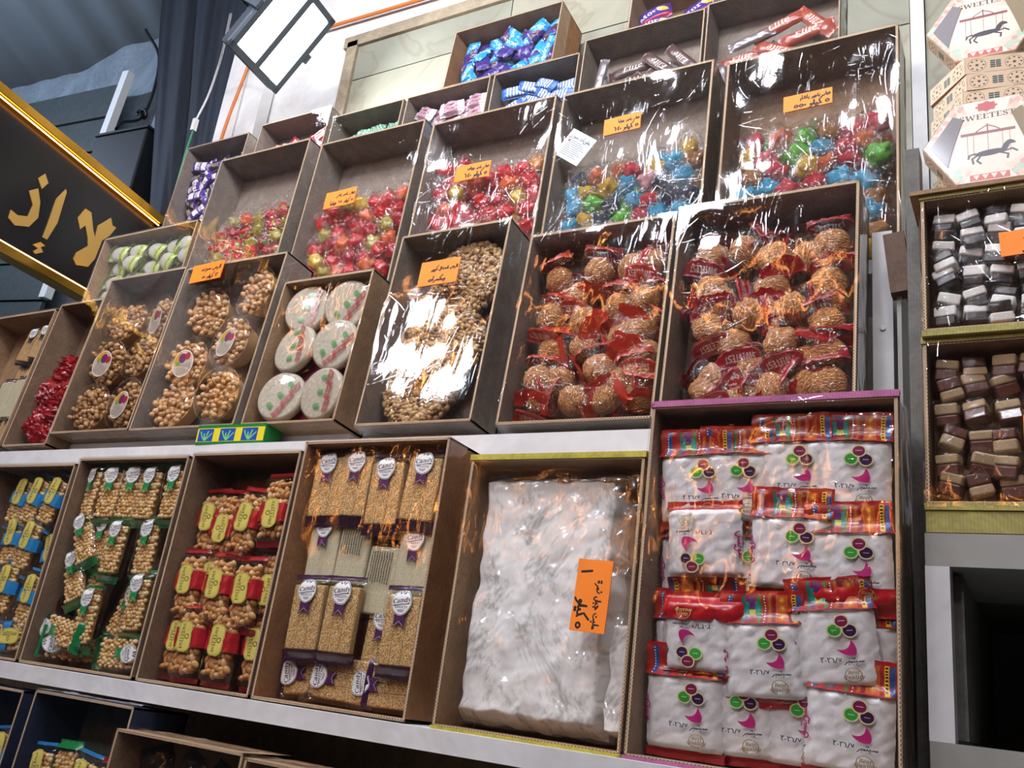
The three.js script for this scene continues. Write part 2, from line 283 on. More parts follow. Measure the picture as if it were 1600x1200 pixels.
tag(mesh('orange_cable', tube([[-2.55, 1.5, -0.735], [-2.53, 1.85, -0.735], [-2.49, 2.1, -0.735], [-2.46, 2.5, -0.735]], 0.006), std(0xd07a3a, 0.5)), 'thin orange cable running up the white pillar', 'cable');
tag(mesh('orange_cable', tube([[-2.2, 2.215, -0.78], [-1.7, 2.2, -0.78], [-1.2, 2.19, -0.78]], 0.007), std(0xd07a3a, 0.5)), 'orange cable along the wall above the marble panel', 'cable');
structure('floor', bx(9, 0.1, 9, -1.2, -1.38, 0.6), std(0x57534e, 0.6, { map: fibre }));
// ribbed canopy over the stall, real ribs
{
  const g = new THREE.PlaneGeometry(9, 7, 180, 1), p = g.attributes.position;
  for (let i = 0; i < p.count; i++) p.setZ(i, 0.02 * Math.sin(p.getX(i) * 24));
  g.rotateX(Math.PI / 2).rotateY(0.5).translate(-2, 3.35, 0); g.computeVertexNormals();
  structure('ceiling', g, std(0x6d7578, 0.6, { side: THREE.DoubleSide }));
}
// tarpaulins hanging behind the gold-framed sign
function tarp(label, corners, color, folds, name = 'tarpaulin') {
  const g = new THREE.PlaneGeometry(1, 1, 60, 30), p = g.attributes.position, uv = g.attributes.uv, V = corners.map((c) => new THREE.Vector3(...c)), a = new THREE.Vector3(), b = new THREE.Vector3();
  for (let i = 0; i < p.count; i++) {
    const u = uv.getX(i), v = uv.getY(i); a.lerpVectors(V[0], V[1], u); b.lerpVectors(V[3], V[2], u); a.lerp(b, 1 - v);
    const f = folds * (noise(u * 7 + corners[0][0], v * 1.4, 2) + 0.5 * noise(u * 17, v * 2.5, 5)); p.setXYZ(i, a.x + f * 0.4, a.y, a.z + f);
  }
  g.computeVertexNormals();
  return tag(mesh(name, g, phys(color, 0.75, { side: THREE.DoubleSide, map: fibre })), label, 'tarpaulin');
}
tarp('pale blue-grey tarpaulin hanging behind the black sign', [[-6.2, 3.2, -1.36], [-2.9, 3.2, -1.36], [-2.9, -0.8, -1.36], [-6.2, -0.8, -1.36]], 0x8796a0, 0.05);
tarp('dark navy tarpaulin strip between white pillar and pale tarpaulin', [[-3.72, 3.2, -1.05], [-2.63, 3.2, -1.0], [-2.62, 0.2, -1.0], [-2.8, 0.2, -1.0]], 0x252d3a, 0.05);
// slatted shutter panel beyond the sign
{
  const s = thing('shutter', 'dark slatted shutter panel beyond the black sign, with white edge', 'shutter'), m = std(0x3d4747, 0.6, { map: fibre });
  for (let i = 0; i < 15; i++) mesh('slat', bx(1.9, 0.1, 0.02, 0, -0.105 * i, 0.012 * (i % 2)), m, s);
  mesh('white_edge', bx(0.05, 1.3, 0.04, 0.98, -0.55, 0.02), std(0xd8dcda, 0.6), s);
  s.position.set(-5.02, 2.83, -1.22); s.rotation.z = -0.1;
}
const darkBox = thing('speaker_box', 'black box standing above the far end of the sign', 'box');
mesh('body', new RoundedBoxGeometry(0.34, 0.4, 0.2, 3, 0.01), std(0x101417, 0.6), darkBox); mesh('lid_edge', bx(0.35, 0.012, 0.21, 0, 0.206, 0), std(0x1d2326, 0.5), darkBox);
darkBox.position.set(-3.72, 2.1, -1.16); darkBox.rotation.y = 0.1;
const blackCable = thing('black_cable', 'thin black cable with a knot hanging before the pale tarpaulin', 'cable');
mesh('cord', tube([[-4.0, 3.1, -1.2], [-3.8, 2.84, -1.2], [-3.81, 2.5, -1.2], [-3.79, 2.4, -1.1], [-3.76, 2.33, -1.06]], 0.008), std(0x0d0f12, 0.5), blackCable);
mesh('knot', new THREE.TorusKnotGeometry(0.022, 0.008, 40, 6).translate(-3.815, 2.52, -1.2), std(0x0d0f12, 0.5), blackCable);
const greenCable = thing('lamp_cable', 'thin white and green cable with connector hanging from the flood light', 'cable');
mesh('white_wire', tube([[-2.17, 1.95, -0.38], [-2.5, 2.02, -0.62], [-2.6, 1.95, -0.68], [-2.63, 1.86, -0.68]], 0.004), std(0xd5d8d8, 0.5), greenCable);
mesh('connector', bx(0.016, 0.05, 0.016, -2.632, 1.835, -0.68), std(0xe0e0dc, 0.5), greenCable);
mesh('green_wire', tube([[-2.632, 1.81, -0.68], [-2.64, 1.7, -0.68], [-2.64, 1.5, -0.68]], 0.004), std(0x2f8a58, 0.5), greenCable);

// ---------------------------------------------------------------- lamps
function flood(label, pos, axisLong, normal, L, W, power) {
  const g = thing('flood_light', label, 'lamp'), n = new THREE.Vector3(...normal).normalize(), y = new THREE.Vector3(...axisLong).addScaledVector(n, -n.dot(new THREE.Vector3(...axisLong))).normalize(), x = new THREE.Vector3().crossVectors(y, n);
  g.position.set(...pos); g.quaternion.setFromRotationMatrix(new THREE.Matrix4().makeBasis(x, y, n));
  mesh('housing', new RoundedBoxGeometry(W, L, 0.04, 3, 0.012).translate(0, 0, -0.022), std(0x3c444c, 0.5, { metalness: 0.3 }), g);
  const bez = std(0x49525b, 0.45, { metalness: 0.3 });
  mesh('bezel', merge([bx(W, 0.02, 0.014, 0, L / 2 - 0.01, 0.002), bx(W, 0.02, 0.014, 0, -L / 2 + 0.01, 0.002), bx(0.02, L, 0.014, W / 2 - 0.01, 0, 0.002), bx(0.02, L, 0.014, -W / 2 + 0.01, 0, 0.002), bx(0.022, L, 0.012, 0, 0, 0.002)]), bez, g);
  for (let i = 0; i < 8; i++) mesh('cooling_fin', bx(W * 0.8, 0.004, 0.03, 0, -L * 0.35 + i * L * 0.1, -0.055), bez, g);
  mesh('bracket', merge([bx(0.012, 0.03, 0.1, W / 2 + 0.008, 0, -0.04), bx(0.012, 0.03, 0.1, -W / 2 - 0.008, 0, -0.04), bx(W + 0.03, 0.03, 0.006, 0, 0, -0.09)]), bez, g);
  const sw = (W - 0.064) / 2;
  for (const s of [-1, 1]) {
    mesh('led_panel', new RoundedBoxGeometry(sw, L - 0.045, 0.006, 3, 0.003).translate(s * (sw / 2 + 0.012), 0, 0.002), new THREE.MeshStandardMaterial({ color: 0xffffff, emissive: COOL, emissiveIntensity: 22 }), g);
    const l = new THREE.RectAreaLight(COOL, power, sw, L - 0.045);
    l.position.set(s * (sw / 2 + 0.012), 0, 0.012); l.rotation.y = Math.PI; g.add(l);
  }
  return g;
}
flood('grey twin-panel LED flood light shining at upper left', [-1.944, 1.836, -0.413], [0.555, 0.829, -0.065], [0.80, -0.57, -0.15], 0.304, 0.246, 24);
FLOODS.forEach(([p, q, L, W, power], i) => flood(['twin-panel LED flood light hung above the middle of the aisle', 'twin-panel LED flood light hung above the right of the aisle', 'twin-panel LED flood light hung above the left of the aisle', 'twin-panel LED flood light hung across the aisle'][i],
  p, [1, 0, 0], [q[0] - p[0], q[1] - p[1], q[2] - p[2]], L, W, power));
const bulbGeo = new THREE.LatheGeometry([[0, -0.048], [0.018, -0.045], [0.032, -0.03], [0.036, -0.01], [0.031, 0.012], [0.02, 0.03], [0.016, 0.04]].map((p) => new THREE.Vector2(...p)), 24);
const bulbMat = new THREE.MeshStandardMaterial({ color: 0xffffff, emissive: COOL, emissiveIntensity: 40 });
BULBS.forEach(([x, y, z], i) => {
  const g = thing('light_bulb', `white LED bulb on a cord, ${ORD[i]} of those strung over the aisle`, 'lamp', 'bulbs strung over the aisle');
  g.position.set(x, y, z);
  mesh('bulb', bulbGeo, bulbMat, g);
  mesh('socket', new THREE.CylinderGeometry(0.017, 0.017, 0.05, 16).translate(0, 0.065, 0), std(0xe8e8e8, 0.5), g);
  mesh('cord', new THREE.CylinderGeometry(0.003, 0.003, 3.3 - y - 0.09, 6).translate(0, 0.09 + (3.3 - y - 0.09) / 2, 0), std(0x22252a, 0.6), g);
  const l = new THREE.PointLight(COOL, 0.42); l.castShadow = true; l.shadow.radius = 1.7; g.add(l);
});

// the neighbouring stall's bulb, left of the frame, and warm rope lights strung in loops along the aisle
{
  const g = thing('neighbour_bulb', 'white bulb of the neighbouring stall beyond the sign', 'lamp');
  g.position.set(-4.9, 2.5, 0.1); mesh('bulb', bulbGeo, bulbMat, g); mesh('socket', new THREE.CylinderGeometry(0.017, 0.017, 0.05, 16).translate(0, 0.065, 0), std(0xe8e8e8, 0.5), g); mesh('cord', new THREE.CylinderGeometry(0.003, 0.003, 0.75, 6).translate(0, 0.46, 0), std(0x22252a, 0.6), g);
  const l = new THREE.PointLight(0xcfe0ff, 6); l.castShadow = true; l.shadow.radius = 1.7; g.add(l);
  const WARM = new THREE.MeshStandardMaterial({ color: 0xffffff, emissive: 0xff9a40, emissiveIntensity: 30 });
  for (const [y0, z0, dip, lab] of [[2.12, 1.62, 0.12, 'warm rope light hung in loops along the awning edge'], [1.25, 2.7, 0.5, 'warm rope light hung in loops across the aisle']]) {
    const r = thing('rope_light', lab, 'lamp'), pts = [];
    for (let i = 0; i <= 60; i++) pts.push([-3.4 + i * 0.066, y0 - dip * Math.abs(Math.sin(i * 0.42)) , z0 + 0.06 * Math.sin(i * 0.9)]);
    mesh('tube_light', tube(pts, 0.004, 300, 6), WARM, r);
    for (const x of [-2.8, -1.4, 0]) { const w = new THREE.PointLight(0xffa04a, 0.05); w.position.set(x, y0 - dip * 0.5, z0 - 0.05); w.castShadow = true; r.add(w); }
  }
}

// ---------------------------------------------------------------- the black sign in its gold frame
{
  const s = thing('sign', 'black sign with gold frame and gold Arabic letters at left', 'sign');
  const GOLD = phys(0xc99a3c, 0.22, { metalness: 1 }), LETTER = std(0xc9a255, 0.35, { metalness: 0.55 });
  const poly = (pts, depth, x) => { const sh = new THREE.Shape(pts.map(([z, y]) => new THREE.Vector2(-z, y))); return new THREE.ExtrudeGeometry(sh, { depth, bevelEnabled: false }).rotateY(Math.PI / 2).translate(x, 0, 0); };
  mesh('face', poly([[0.9, 1.72], [-0.735, 1.455], [-0.735, 1.07], [0.9, 1.19]], 0.03, -2.785), phys(0x060607, 0.3, {}), s);
  const beam = (a, b, h, d, x) => { const dz = b[0] - a[0], dy = b[1] - a[1], l = Math.hypot(dz, dy); const g = new RoundedBoxGeometry(d, h, l, 2, 0.003); return g.rotateX(-Math.atan2(dy, dz)).translate(x, (a[1] + b[1]) / 2, (a[0] + b[0]) / 2); };
  mesh('frame', beam([0.9, 1.735], [-0.745, 1.47], 0.032, 0.06, -2.755), GOLD, s); mesh('frame', beam([0.9, 1.18], [-0.745, 1.065], 0.03, 0.06, -2.755), GOLD, s); mesh('frame', beam([-0.745, 1.47], [-0.745, 1.06], 0.03, 0.06, -2.755), GOLD, s);
  const glow = new THREE.MeshStandardMaterial({ color: 0xffffff, emissive: 0xffa64a, emissiveIntensity: 6 });
  mesh('led_strip', beam([0.9, 1.713], [-0.72, 1.452], 0.004, 0.006, -2.738), glow, s); mesh('led_strip', beam([0.9, 1.2], [-0.72, 1.088], 0.005, 0.006, -2.738), glow, s);
  for (const [y, ry] of [[1.56, Math.PI], [1.16, 0]]) { const l = new THREE.RectAreaLight(0xffa64a, 6, 1.6, 0.006); l.position.set(-2.735, y, 0.05); l.lookAt(-2.735, ry ? y - 1 : y + 1, 0.05); l.rotateZ(Math.PI / 2); s.add(l); }
  const shapes = [
    [[-0.262, 1.382], [-0.279, 1.409], [-0.298, 1.385], [-0.284, 1.355]],
    [[-0.247, 1.327], [-0.272, 1.35], [-0.292, 1.31], [-0.301, 1.258], [-0.282, 1.215], [-0.239, 1.197], [-0.214, 1.21], [-0.213, 1.238], [-0.237, 1.232], [-0.269, 1.245], [-0.273, 1.289]],
    [[-0.339, 1.351], [-0.359, 1.398], [-0.365, 1.39], [-0.366, 1.274], [-0.35, 1.204], [-0.334, 1.205], [-0.337, 1.259]],
    [[-0.311, 1.166], [-0.332, 1.186], [-0.35, 1.181], [-0.337, 1.17], [-0.35, 1.158], [-0.328, 1.141], [-0.318, 1.146], [-0.331, 1.162]],
    [[-0.427, 1.327], [-0.443, 1.371], [-0.467, 1.369], [-0.492, 1.313], [-0.506, 1.291], [-0.504, 1.339], [-0.519, 1.359], [-0.541, 1.389], [-0.554, 1.366], [-0.57, 1.365], [-0.555, 1.326], [-0.533, 1.295], [-0.527, 1.223], [-0.511, 1.184], [-0.47, 1.171], [-0.454, 1.186], [-0.458, 1.212], [-0.49, 1.253], [-0.482, 1.278], [-0.46, 1.316], [-0.447, 1.294]],
  ];
  for (const q of shapes) mesh('gold_letter', poly(q, 0.004, -2.755), LETTER, s);
}

// ---------------------------------------------------------------- shelves
const plank = (label, x0, x1, yTop, t, z0, z1, m = WHITE_PAINT) => tag(mesh('shelf_board', bx(x1 - x0, t, z1 - z0, (x0 + x1) / 2, yTop - t / 2, (z0 + z1) / 2), m), label, 'shelf', 'shelf boards of the stepped stand');
plank('long white painted shelf board under the lowest full row of boxes', -3.3, -0.125, -0.064, 0.03, -0.3, 0.014);
plank('white painted shelf board under the nut and coconut boxes', -3.3, -0.17, 0.409, 0.036, -0.27, -0.115);
plank('white shelf board hidden behind the coconut boxes, carrying gummy boxes', -3.3, -0.19, 0.735, 0.025, -0.44, -0.266);
plank('high shelf board carrying the small chocolate boxes', -2.5, -0.2, 1.248, 0.02, -0.64, -0.468);
plank('short topmost board carrying the violet and blue sweet boxes', -1.5, -0.5, 1.625, 0.02, -0.77, -0.66);
plank('lowest board under the boxes at the bottom edge', -3.3, -0.4, -0.56, 0.03, -0.2, 0.2);
tag(mesh('support_batten', bx(1.0, 0.034, 0.03, -1.68, 0.427, -0.2), WHITE_PAINT), 'batten raising the nut cup boxes off the shelf', 'batten');
const upright = thing('shelf_upright', 'white painted upright board right of the coconut boxes', 'post');
mesh('board', bx(0.03, 2.1, 0.08, -0.193, -0.28, -0.28), WHITE_PAINT, upright); mesh('screw', new THREE.CylinderGeometry(0.004, 0.004, 0.004, 10).rotateX(Math.PI / 2).translate(-0.193, 0.6, -0.239), std(0x777777, 0.4, { metalness: 0.8 }), upright);
tag(mesh('shelf_upright', bx(0.006, 2.0, 0.34, -0.163, -0.35, -0.36), GREY_PAINT), 'thin grey partition panel between the two shelf bays', 'panel');
tag(mesh('wood_block', bx(0.03, 0.1, 0.03, -0.163, 0.68, -0.19, [0, 0, 0.1]), board(0x6b5444)), 'small dark wooden block beside the white upright', 'block');
tag(mesh('shelf_upright', bx(0.02, 2.2, 0.04, -0.135, -0.25, -0.16), std(0x6b6a64, 0.7, { map: fibre })), 'dark grey post at the left of the nougat bay', 'post');
tag(mesh('stand_back', bx(3.1, 0.44, 0.012, -1.72, -0.32, -0.28), board(0x9a8062)), 'plain board at the back of the stand below the lowest shelf', 'panel');
// right bay
tag(mesh('shelf_board', bx(0.7, 0.028, 0.3, 0.23, 0.257, -0.2), OLIVE_BOARD), 'olive yellow board directly under the brown nougat box', 'shelf');
tag(mesh('shelf_board', merge([bx(0.72, 0.04, 0.3, 0.238, 0.222, -0.2)]), GREY_PAINT), 'grey white rail above the dark opening at right', 'shelf');
tag(mesh('bay_post', bx(0.027, 0.2, 0.04, -0.109, 0.103, -0.07), WHITE_PAINT), 'white post at the left of the dark opening', 'post');
tag(mesh('shelf_board', bx(0.72, 0.034, 0.3, 0.238, -0.014, -0.2), GREY_PAINT), 'grey white sill board under the dark opening', 'shelf');
tag(mesh('grey_board', bx(0.72, 0.9, 0.02, 0.238, -0.49, -0.1), std(0x77776f, 0.7, { map: fibre })), 'grey board below the sill of the dark opening', 'panel');
const cupboard = thing('open_cupboard', 'open grey cupboard behind the white post at right', 'cupboard');
for (const [nm, g] of [['back_panel', bx(0.72, 0.24, 0.01, 0.238, 0.102, -0.738)], ['side_panel', bx(0.012, 0.19, 0.64, -0.09, 0.102, -0.41)], ['side_panel', bx(0.012, 0.19, 0.64, 0.59, 0.102, -0.41)], ['ceiling_panel', bx(0.72, 0.02, 0.38, 0.238, 0.21, -0.545)], ['floor_panel', bx(0.72, 0.02, 0.38, 0.238, -0.01, -0.545)]]) mesh(nm, g, std(0x77776f, 0.7, { map: fibre }), cupboard);
// ---------------------------------------------------------------- the trays
const L = (label, x, w, h, o = {}) => tray(label, { x, y: -0.0618, z: 0, w, h, d: 0.112, tilt: 1.5, ...o });
const M = (label, x, y, w, h, o = {}) => tray(label, { x, y, z: -0.12, w, h, d: 0.092, tilt: 6, ...o });
const U = (label, x, w, h, o = {}) => tray(label, { x, y: 0.736, z: -0.28, w, h, d: 0.098, tilt: 4, mat: GREY_KRAFT, ...o });
const T = (label, x, w, top, o = {}) => tray(label, { x, y: 1.249, z: -0.48, w, h: top - 1.249, d: 0.085, tilt: 3, t: 0.003, mat: GREY_KRAFT, ...o });
const L1 = L('open tray of blue-banded chickpea bars at the left edge', -2.075, 0.312, 0.405, { mat: KRAFT_DARK });
const L2 = L('open tray of chickpea bars in green wrappers', -1.752, 0.334, 0.416, { mat: KRAFT_DARK });
const L3 = L('open tray of peanut bars in red wrappers', -1.407, 0.276, 0.42, { mat: KRAFT_DARK });
const L4 = L('open tray of sesame bars in purple wrappers', -1.124, 0.308, 0.436, { mat: ORANGE_KRAFT });
const L5 = L('yellow-edged tray filled with white powdered sweets', -0.768, 0.29, 0.398, { trim: YELLOW_BOARD, film: { wave: 0.004, streak: 0.0022, sag: 0.002 } });
const L6 = L('pink-edged tray of white sweet packets with red patterned headers', -0.473, 0.328, 0.472, { trim: PINK_BOARD, mat: board(0xb9a088), film: { skirt: 0.07, wave: 0.002 } });
const M0 = M('tray of sesame bars at the far left of the middle row', -2.56, 0.424, 0.3, 0.4, { mat: KRAFT });
const M1 = M('half-empty tray of crumpled red sweet bags', -2.245, 0.424, 0.178, 0.41, { mat: KRAFT_DARK });
const M2 = M('tray of six clear cups of brown nuts', -2.062, 0.452, 0.286, 0.435, { mat: KRAFT_DARK });
const M3 = M('tray of six clear cups of roasted chickpeas', -1.772, 0.45, 0.33, 0.43, { mat: GREY_KRAFT });
const M4 = M('tray of six white round cakes in printed film', -1.42, 0.45, 0.25, 0.345, { mat: KRAFT });
const M5 = M('tray of large round nut brittle discs', -1.117, 0.437, 0.262, 0.43, { mat: GREY_KRAFT });
const M6 = M('left tray of coconut balls in orange-red wrappers', -0.803, 0.428, 0.287, 0.39, { mat: GREY_KRAFT });
const M7 = M('right tray of coconut balls in red wrappers', -0.508, 0.428, 0.294, 0.398, { mat: GREY_KRAFT });
const U1 = U('tray of white sweets with lime green bands beside the sign', -2.37, 0.4, 0.39, { mat: KRAFT });
const U2 = U('tray of watermelon-look sweets, leftmost of the gummy boxes', -1.955, 0.335, 0.585, {});
const U3 = U('tray of red, orange and yellow gummies with card, second gummy box', -1.572, 0.332, 0.553, {});
const U4 = U('tray of red gummies, third gummy box from the left', -1.212, 0.334, 0.53, {});
const U5 = U('tray of sugared gummies with a white leaflet', -0.86, 0.342, 0.523, {});
const U6 = U('tray of bright sugared gummies, rightmost and largest gummy box', -0.489, 0.318, 0.503, { mat: KRAFT_DARK });
const T1 = T('small tray of violet and white bars beside the sign', -2.37, 0.28, 1.56, {});
const T2 = T('small tray of red and white sweets under the flood light', -2.04, 0.285, 1.575, {});
const T3 = T('small tray of mint green sweets', -1.735, 0.256, 1.53, {});
const T4 = T('small tray of pale pink sweets', -1.466, 0.272, 1.53, {});
const T5 = T('small tray of blue and white striped sweets', -1.182, 0.25, 1.53, {});
const T7 = T('small tray of dark brown chocolate sticks', -0.921, 0.31, 1.565, {});
const T8 = T('small tray of rust red chocolate sticks', -0.604, 0.298, 1.575, {});
const T6 = tray('topmost tray of violet and bright blue sweets', { x: -1.435, y: 1.628, z: -0.6, w: 0.36, h: 0.215, d: 0.13, tilt: 5, t: 0.003, mat: ORANGE_KRAFT });
const T9 = tray('topmost tray of violet and yellow sweets cut by the frame', { x: -0.86, y: 1.628, z: -0.6, w: 0.23, h: 0.2, d: 0.13, tilt: 5, t: 0.003, mat: KRAFT });
const R1 = tray('tray of black and white nougat cubes', { x: -0.117, y: 0.508, z: -0.05, w: 0.36, h: 0.204, d: 0.08, tilt: 2, mat: KRAFT, trim: OLIVE_BOARD });
const R2 = tray('tray of brown and cream nougat cubes', { x: -0.119, y: 0.277, z: -0.05, w: 0.36, h: 0.22, d: 0.08, tilt: 2, mat: KRAFT, trim: OLIVE_BOARD });

// ---------------------------------------------------------------- printed labels
function sweetsLabel(ribbon, ink) {
  return canvasTex(192, 320, (c, w, h) => {
    c.clearRect(0, 0, w, h);
    c.fillStyle = ribbon; c.beginPath(); c.moveTo(48, 120); c.lineTo(144, 120); c.lineTo(144, 310); c.lineTo(96, 268); c.lineTo(48, 310); c.closePath(); c.fill();
    c.strokeStyle = 'rgba(230,225,235,0.9)'; c.lineWidth = 3; c.beginPath(); c.moveTo(54, 292); c.lineTo(96, 254); c.lineTo(138, 292); c.stroke();
    c.fillStyle = '#eef0ee'; c.beginPath(); c.ellipse(96, 106, 92, 102, 0, 0, TAU); c.fill();
    c.strokeStyle = ink; c.lineWidth = 4; c.beginPath(); c.ellipse(96, 106, 86, 96, 0, 0, TAU); c.stroke();
    c.fillStyle = ink; for (const [x, y, a] of [[96, 22, 0], [76, 30, -0.6], [116, 30, 0.6]]) { c.save(); c.translate(x, y); c.rotate(a); c.beginPath(); c.ellipse(0, 0, 6, 13, 0, 0, TAU); c.fill(); c.restore(); }
    c.save(); c.translate(96, 96); c.rotate(-0.14); c.textAlign = 'center'; c.font = 'italic bold 52px serif'; c.fillStyle = '#d8dbe0'; c.fillText('Candy', 3, 14); c.fillStyle = ink; c.fillText('Candy', 0, 11); c.fillRect(-78, 22, 150, 7); c.restore();
    c.textAlign = 'center'; c.font = 'bold 28px serif'; c.fillText('SWEETS', 96, 152); c.fillRect(62, 164, 68, 5); c.fillRect(74, 175, 44, 5);
  });
}
const LBL_PURPLE = sweetsLabel('#4a2350', '#2a2730'), LBL_GREEN = sweetsLabel('#1f8a4a', '#22292b'), LBL_BLACK = sweetsLabel('#2a2a30', '#1c1d22');
const LBL_OVAL = canvasTex(160, 288, (c, w, h) => {
  c.clearRect(0, 0, w, h); c.fillStyle = '#d9cd6a'; c.beginPath(); c.roundRect(4, 4, w - 8, h - 8, 60); c.fill(); c.strokeStyle = '#8c7a2c'; c.lineWidth = 4; c.beginPath(); c.roundRect(12, 12, w - 24, h - 24, 52); c.stroke();
  c.save(); c.translate(w / 2, h / 2); c.rotate(Math.PI / 2); c.fillStyle = '#4f3a1c'; c.textAlign = 'center'; c.font = 'bold 42px serif'; c.fillText('SWEETEST', 0, 34); c.lineWidth = 4; c.strokeStyle = '#4f3a1c'; for (const k of [0, Math.PI / 4]) { c.save(); c.translate(0, -26); c.rotate(k); c.strokeRect(-17, -17, 34, 34); c.restore(); } c.fillRect(-50, 42, 100, 4); c.restore();
});
const sesameMap = canvasTex(256, 384, (c, w, h) => { const r = rng(3); c.fillStyle = '#b98f55'; c.fillRect(0, 0, w, h); for (let i = 0; i < 4200; i++) { const x = r() * w, y = r() * h; c.save(); c.translate(x, y); c.rotate(r() * 6); c.fillStyle = ['#e3c48c', '#d4ab68', '#c6964f', '#efd9ab', '#8d6331'][Math.floor(r() * 5)]; c.beginPath(); c.ellipse(0, 0, 4.2, 2.4, 0, 0, TAU); c.fill(); c.restore(); } c.fillStyle = 'rgba(96,60,28,0.55)'; c.fillRect(w / 3 - 2, 0, 4, h); c.fillRect(w * 2 / 3 - 2, 0, 4, h); });
const SESAME = std(0xffffff, 0.6, { map: sesameMap, bumpMap: sesameMap, bumpScale: 0.0012 });
const CREAM = std(0xe6dfba, 0.65, { map: fibre });
const backPrint = canvasTex(128, 192, (c, w, h) => { c.clearRect(0, 0, w, h); c.fillStyle = '#4a4640'; const r = rng(9); for (let i = 0; i < 9; i++) for (let y = 8; y < h - 10;) { const l = 5 + r() * 16; c.fillRect(10 + i * 12, y, 5, l); y += l + 3; } });

// ---------------------------------------------------------------- bars
function nutSlab(w, l, t, n, size, colors, seed, stretch) {
  const r = rng(seed), out = [tinted(new RoundedBoxGeometry(w * 0.94, l * 0.96, t * 0.7, 2, 0.003), colors[colors.length - 1])];
  const cols = Math.round(w / size), rows = Math.round(l / (size * 0.9));
  for (let j = 0; j < rows; j++) for (let i = 0; i < cols; i++) {
    const x = (i + 0.5 + (j % 2 ? 0.25 : -0.25) + (r() - 0.5) * 0.4) / cols - 0.5, y = (j + 0.5 + (r() - 0.5) * 0.4) / rows - 0.5, k = size * (0.5 + r() * 0.16);
    out.push(tinted(placed(BEAD1, x * w, y * l, t * 0.33 + (r() - 0.5) * 0.002, k * stretch, k, k * 0.8, r() * 2, r() * 2, r() * 6), colors[Math.floor(r() * (colors.length - 1))]));
  }
  return merge(out.map((g) => { for (const n of Object.keys(g.attributes)) if (!['position', 'normal', 'uv', 'color'].includes(n)) g.deleteAttribute(n); return g; }));
}
const NUTTY = std(0xffffff, 0.5, { vertexColors: true });
function barKind({ W, Lh, T: th, core, coreMat, seal, sealTop = 0.14, sealBottom = 0.14, label, rect, band, bandAt, stuff, seed = 1 }) {
  return proto((g) => {
    const pk = pack({ L: Lh, W, T: th, seal: 0.07, crumple: 0.0014, seed, square: 7 });
    const c = mesh('bar', core, coreMat, g); if (stuff) c.userData.kind = 'stuff';
    mesh('wrapper', pk.whole(), WRAP, g);
    if (sealTop) mesh('seal', pk.band(1 - sealTop, 1), seal, g);
    if (sealBottom) mesh('seal', pk.band(-1, -1 + sealBottom), seal, g);
    if (band) mesh('printed_band', pk.band(bandAt[0], bandAt[1], [1, -1]), band, g);
    if (label) mesh('label', pk.patch(...rect, 0.0009), decal(label), g);
  });
}
const PURPLE = foil(0x3a1740), GREEN = foil(0x178045), BLUE = foil(0x2a86c4), RED = foil(0xb01f2a), BLACKF = foil(0x24232a);
const sesameBar = (seed) => barKind({ W: 0.08, Lh: 0.14, T: 0.021, core: new RoundedBoxGeometry(0.066, 0.106, 0.014, 3, 0.004), coreMat: SESAME, seal: PURPLE, sealTop: 0.1, sealBottom: 0.24, label: LBL_PURPLE, rect: [-0.5, 0.5, 0.02, 0.9], seed });
const sesameBars = [sesameBar(1), sesameBar(2), sesameBar(3)];
const creamBar = (lab, seed) => barKind({ W: 0.076, Lh: 0.136, T: 0.021, core: new RoundedBoxGeometry(0.064, 0.11, 0.014, 3, 0.004), coreMat: CREAM, seal: PURPLE, sealTop: 0.1, sealBottom: 0.1, label: lab, rect: lab === backPrint ? [-0.7, 0.7, -0.1, 0.7] : [-0.5, 0.5, 0.02, 0.9], seed });
const creamLabel = creamBar(LBL_PURPLE, 4), creamPrint = creamBar(backPrint, 5);
const CHICK = [0xe0bd80, 0xd6ad6a, 0xcfa061, 0xe8cd9a, 0xa77c45], PEANUT = [0xd9a868, 0xcf985a, 0xe4bd85, 0xc58a4e, 0x8d5f35];
const chickCore = nutSlab(0.05, 0.096, 0.014, 0, 0.0082, CHICK, 5, 1.0), peaCore = nutSlab(0.054, 0.1, 0.014, 0, 0.011, PEANUT, 6, 1.4);
const greenBar = (seed) => barKind({ W: 0.066, Lh: 0.132, T: 0.028, core: chickCore, coreMat: NUTTY, stuff: true, seal: GREEN, sealTop: 0.08, sealBottom: 0.2, label: LBL_GREEN, rect: [-0.55, 0.5, 0.02, 0.92], seed });
const greenBars = [greenBar(6), greenBar(7)];
const blueBar = (seed) => barKind({ W: 0.068, Lh: 0.13, T: 0.028, core: chickCore, coreMat: NUTTY, stuff: true, seal: BLUE, sealTop: 0.08, sealBottom: 0.08, band: BLUE, bandAt: [-0.1, 0.3], label: LBL_OVAL, rect: [-0.5, 0.45, -0.12, 0.82], seed });
const blueBars = [blueBar(8), blueBar(9)];
const redBar = (seed) => barKind({ W: 0.07, Lh: 0.136, T: 0.034, core: peaCore, coreMat: NUTTY, stuff: true, seal: RED, sealTop: 0.13, sealBottom: 0.13, band: RED, bandAt: [-0.12, 0.36], label: LBL_OVAL, rect: [-0.56, 0.46, -0.26, 0.54], seed });
const redBars = [redBar(10), redBar(11)];
const blackBar = barKind({ W: 0.07, Lh: 0.12, T: 0.019, core: new RoundedBoxGeometry(0.058, 0.096, 0.014, 3, 0.003), coreMat: SESAME, seal: BLACKF, sealTop: 0.1, sealBottom: 0.12, label: LBL_BLACK, rect: [-0.5, 0.5, 0.02, 0.9], seed: 12 });

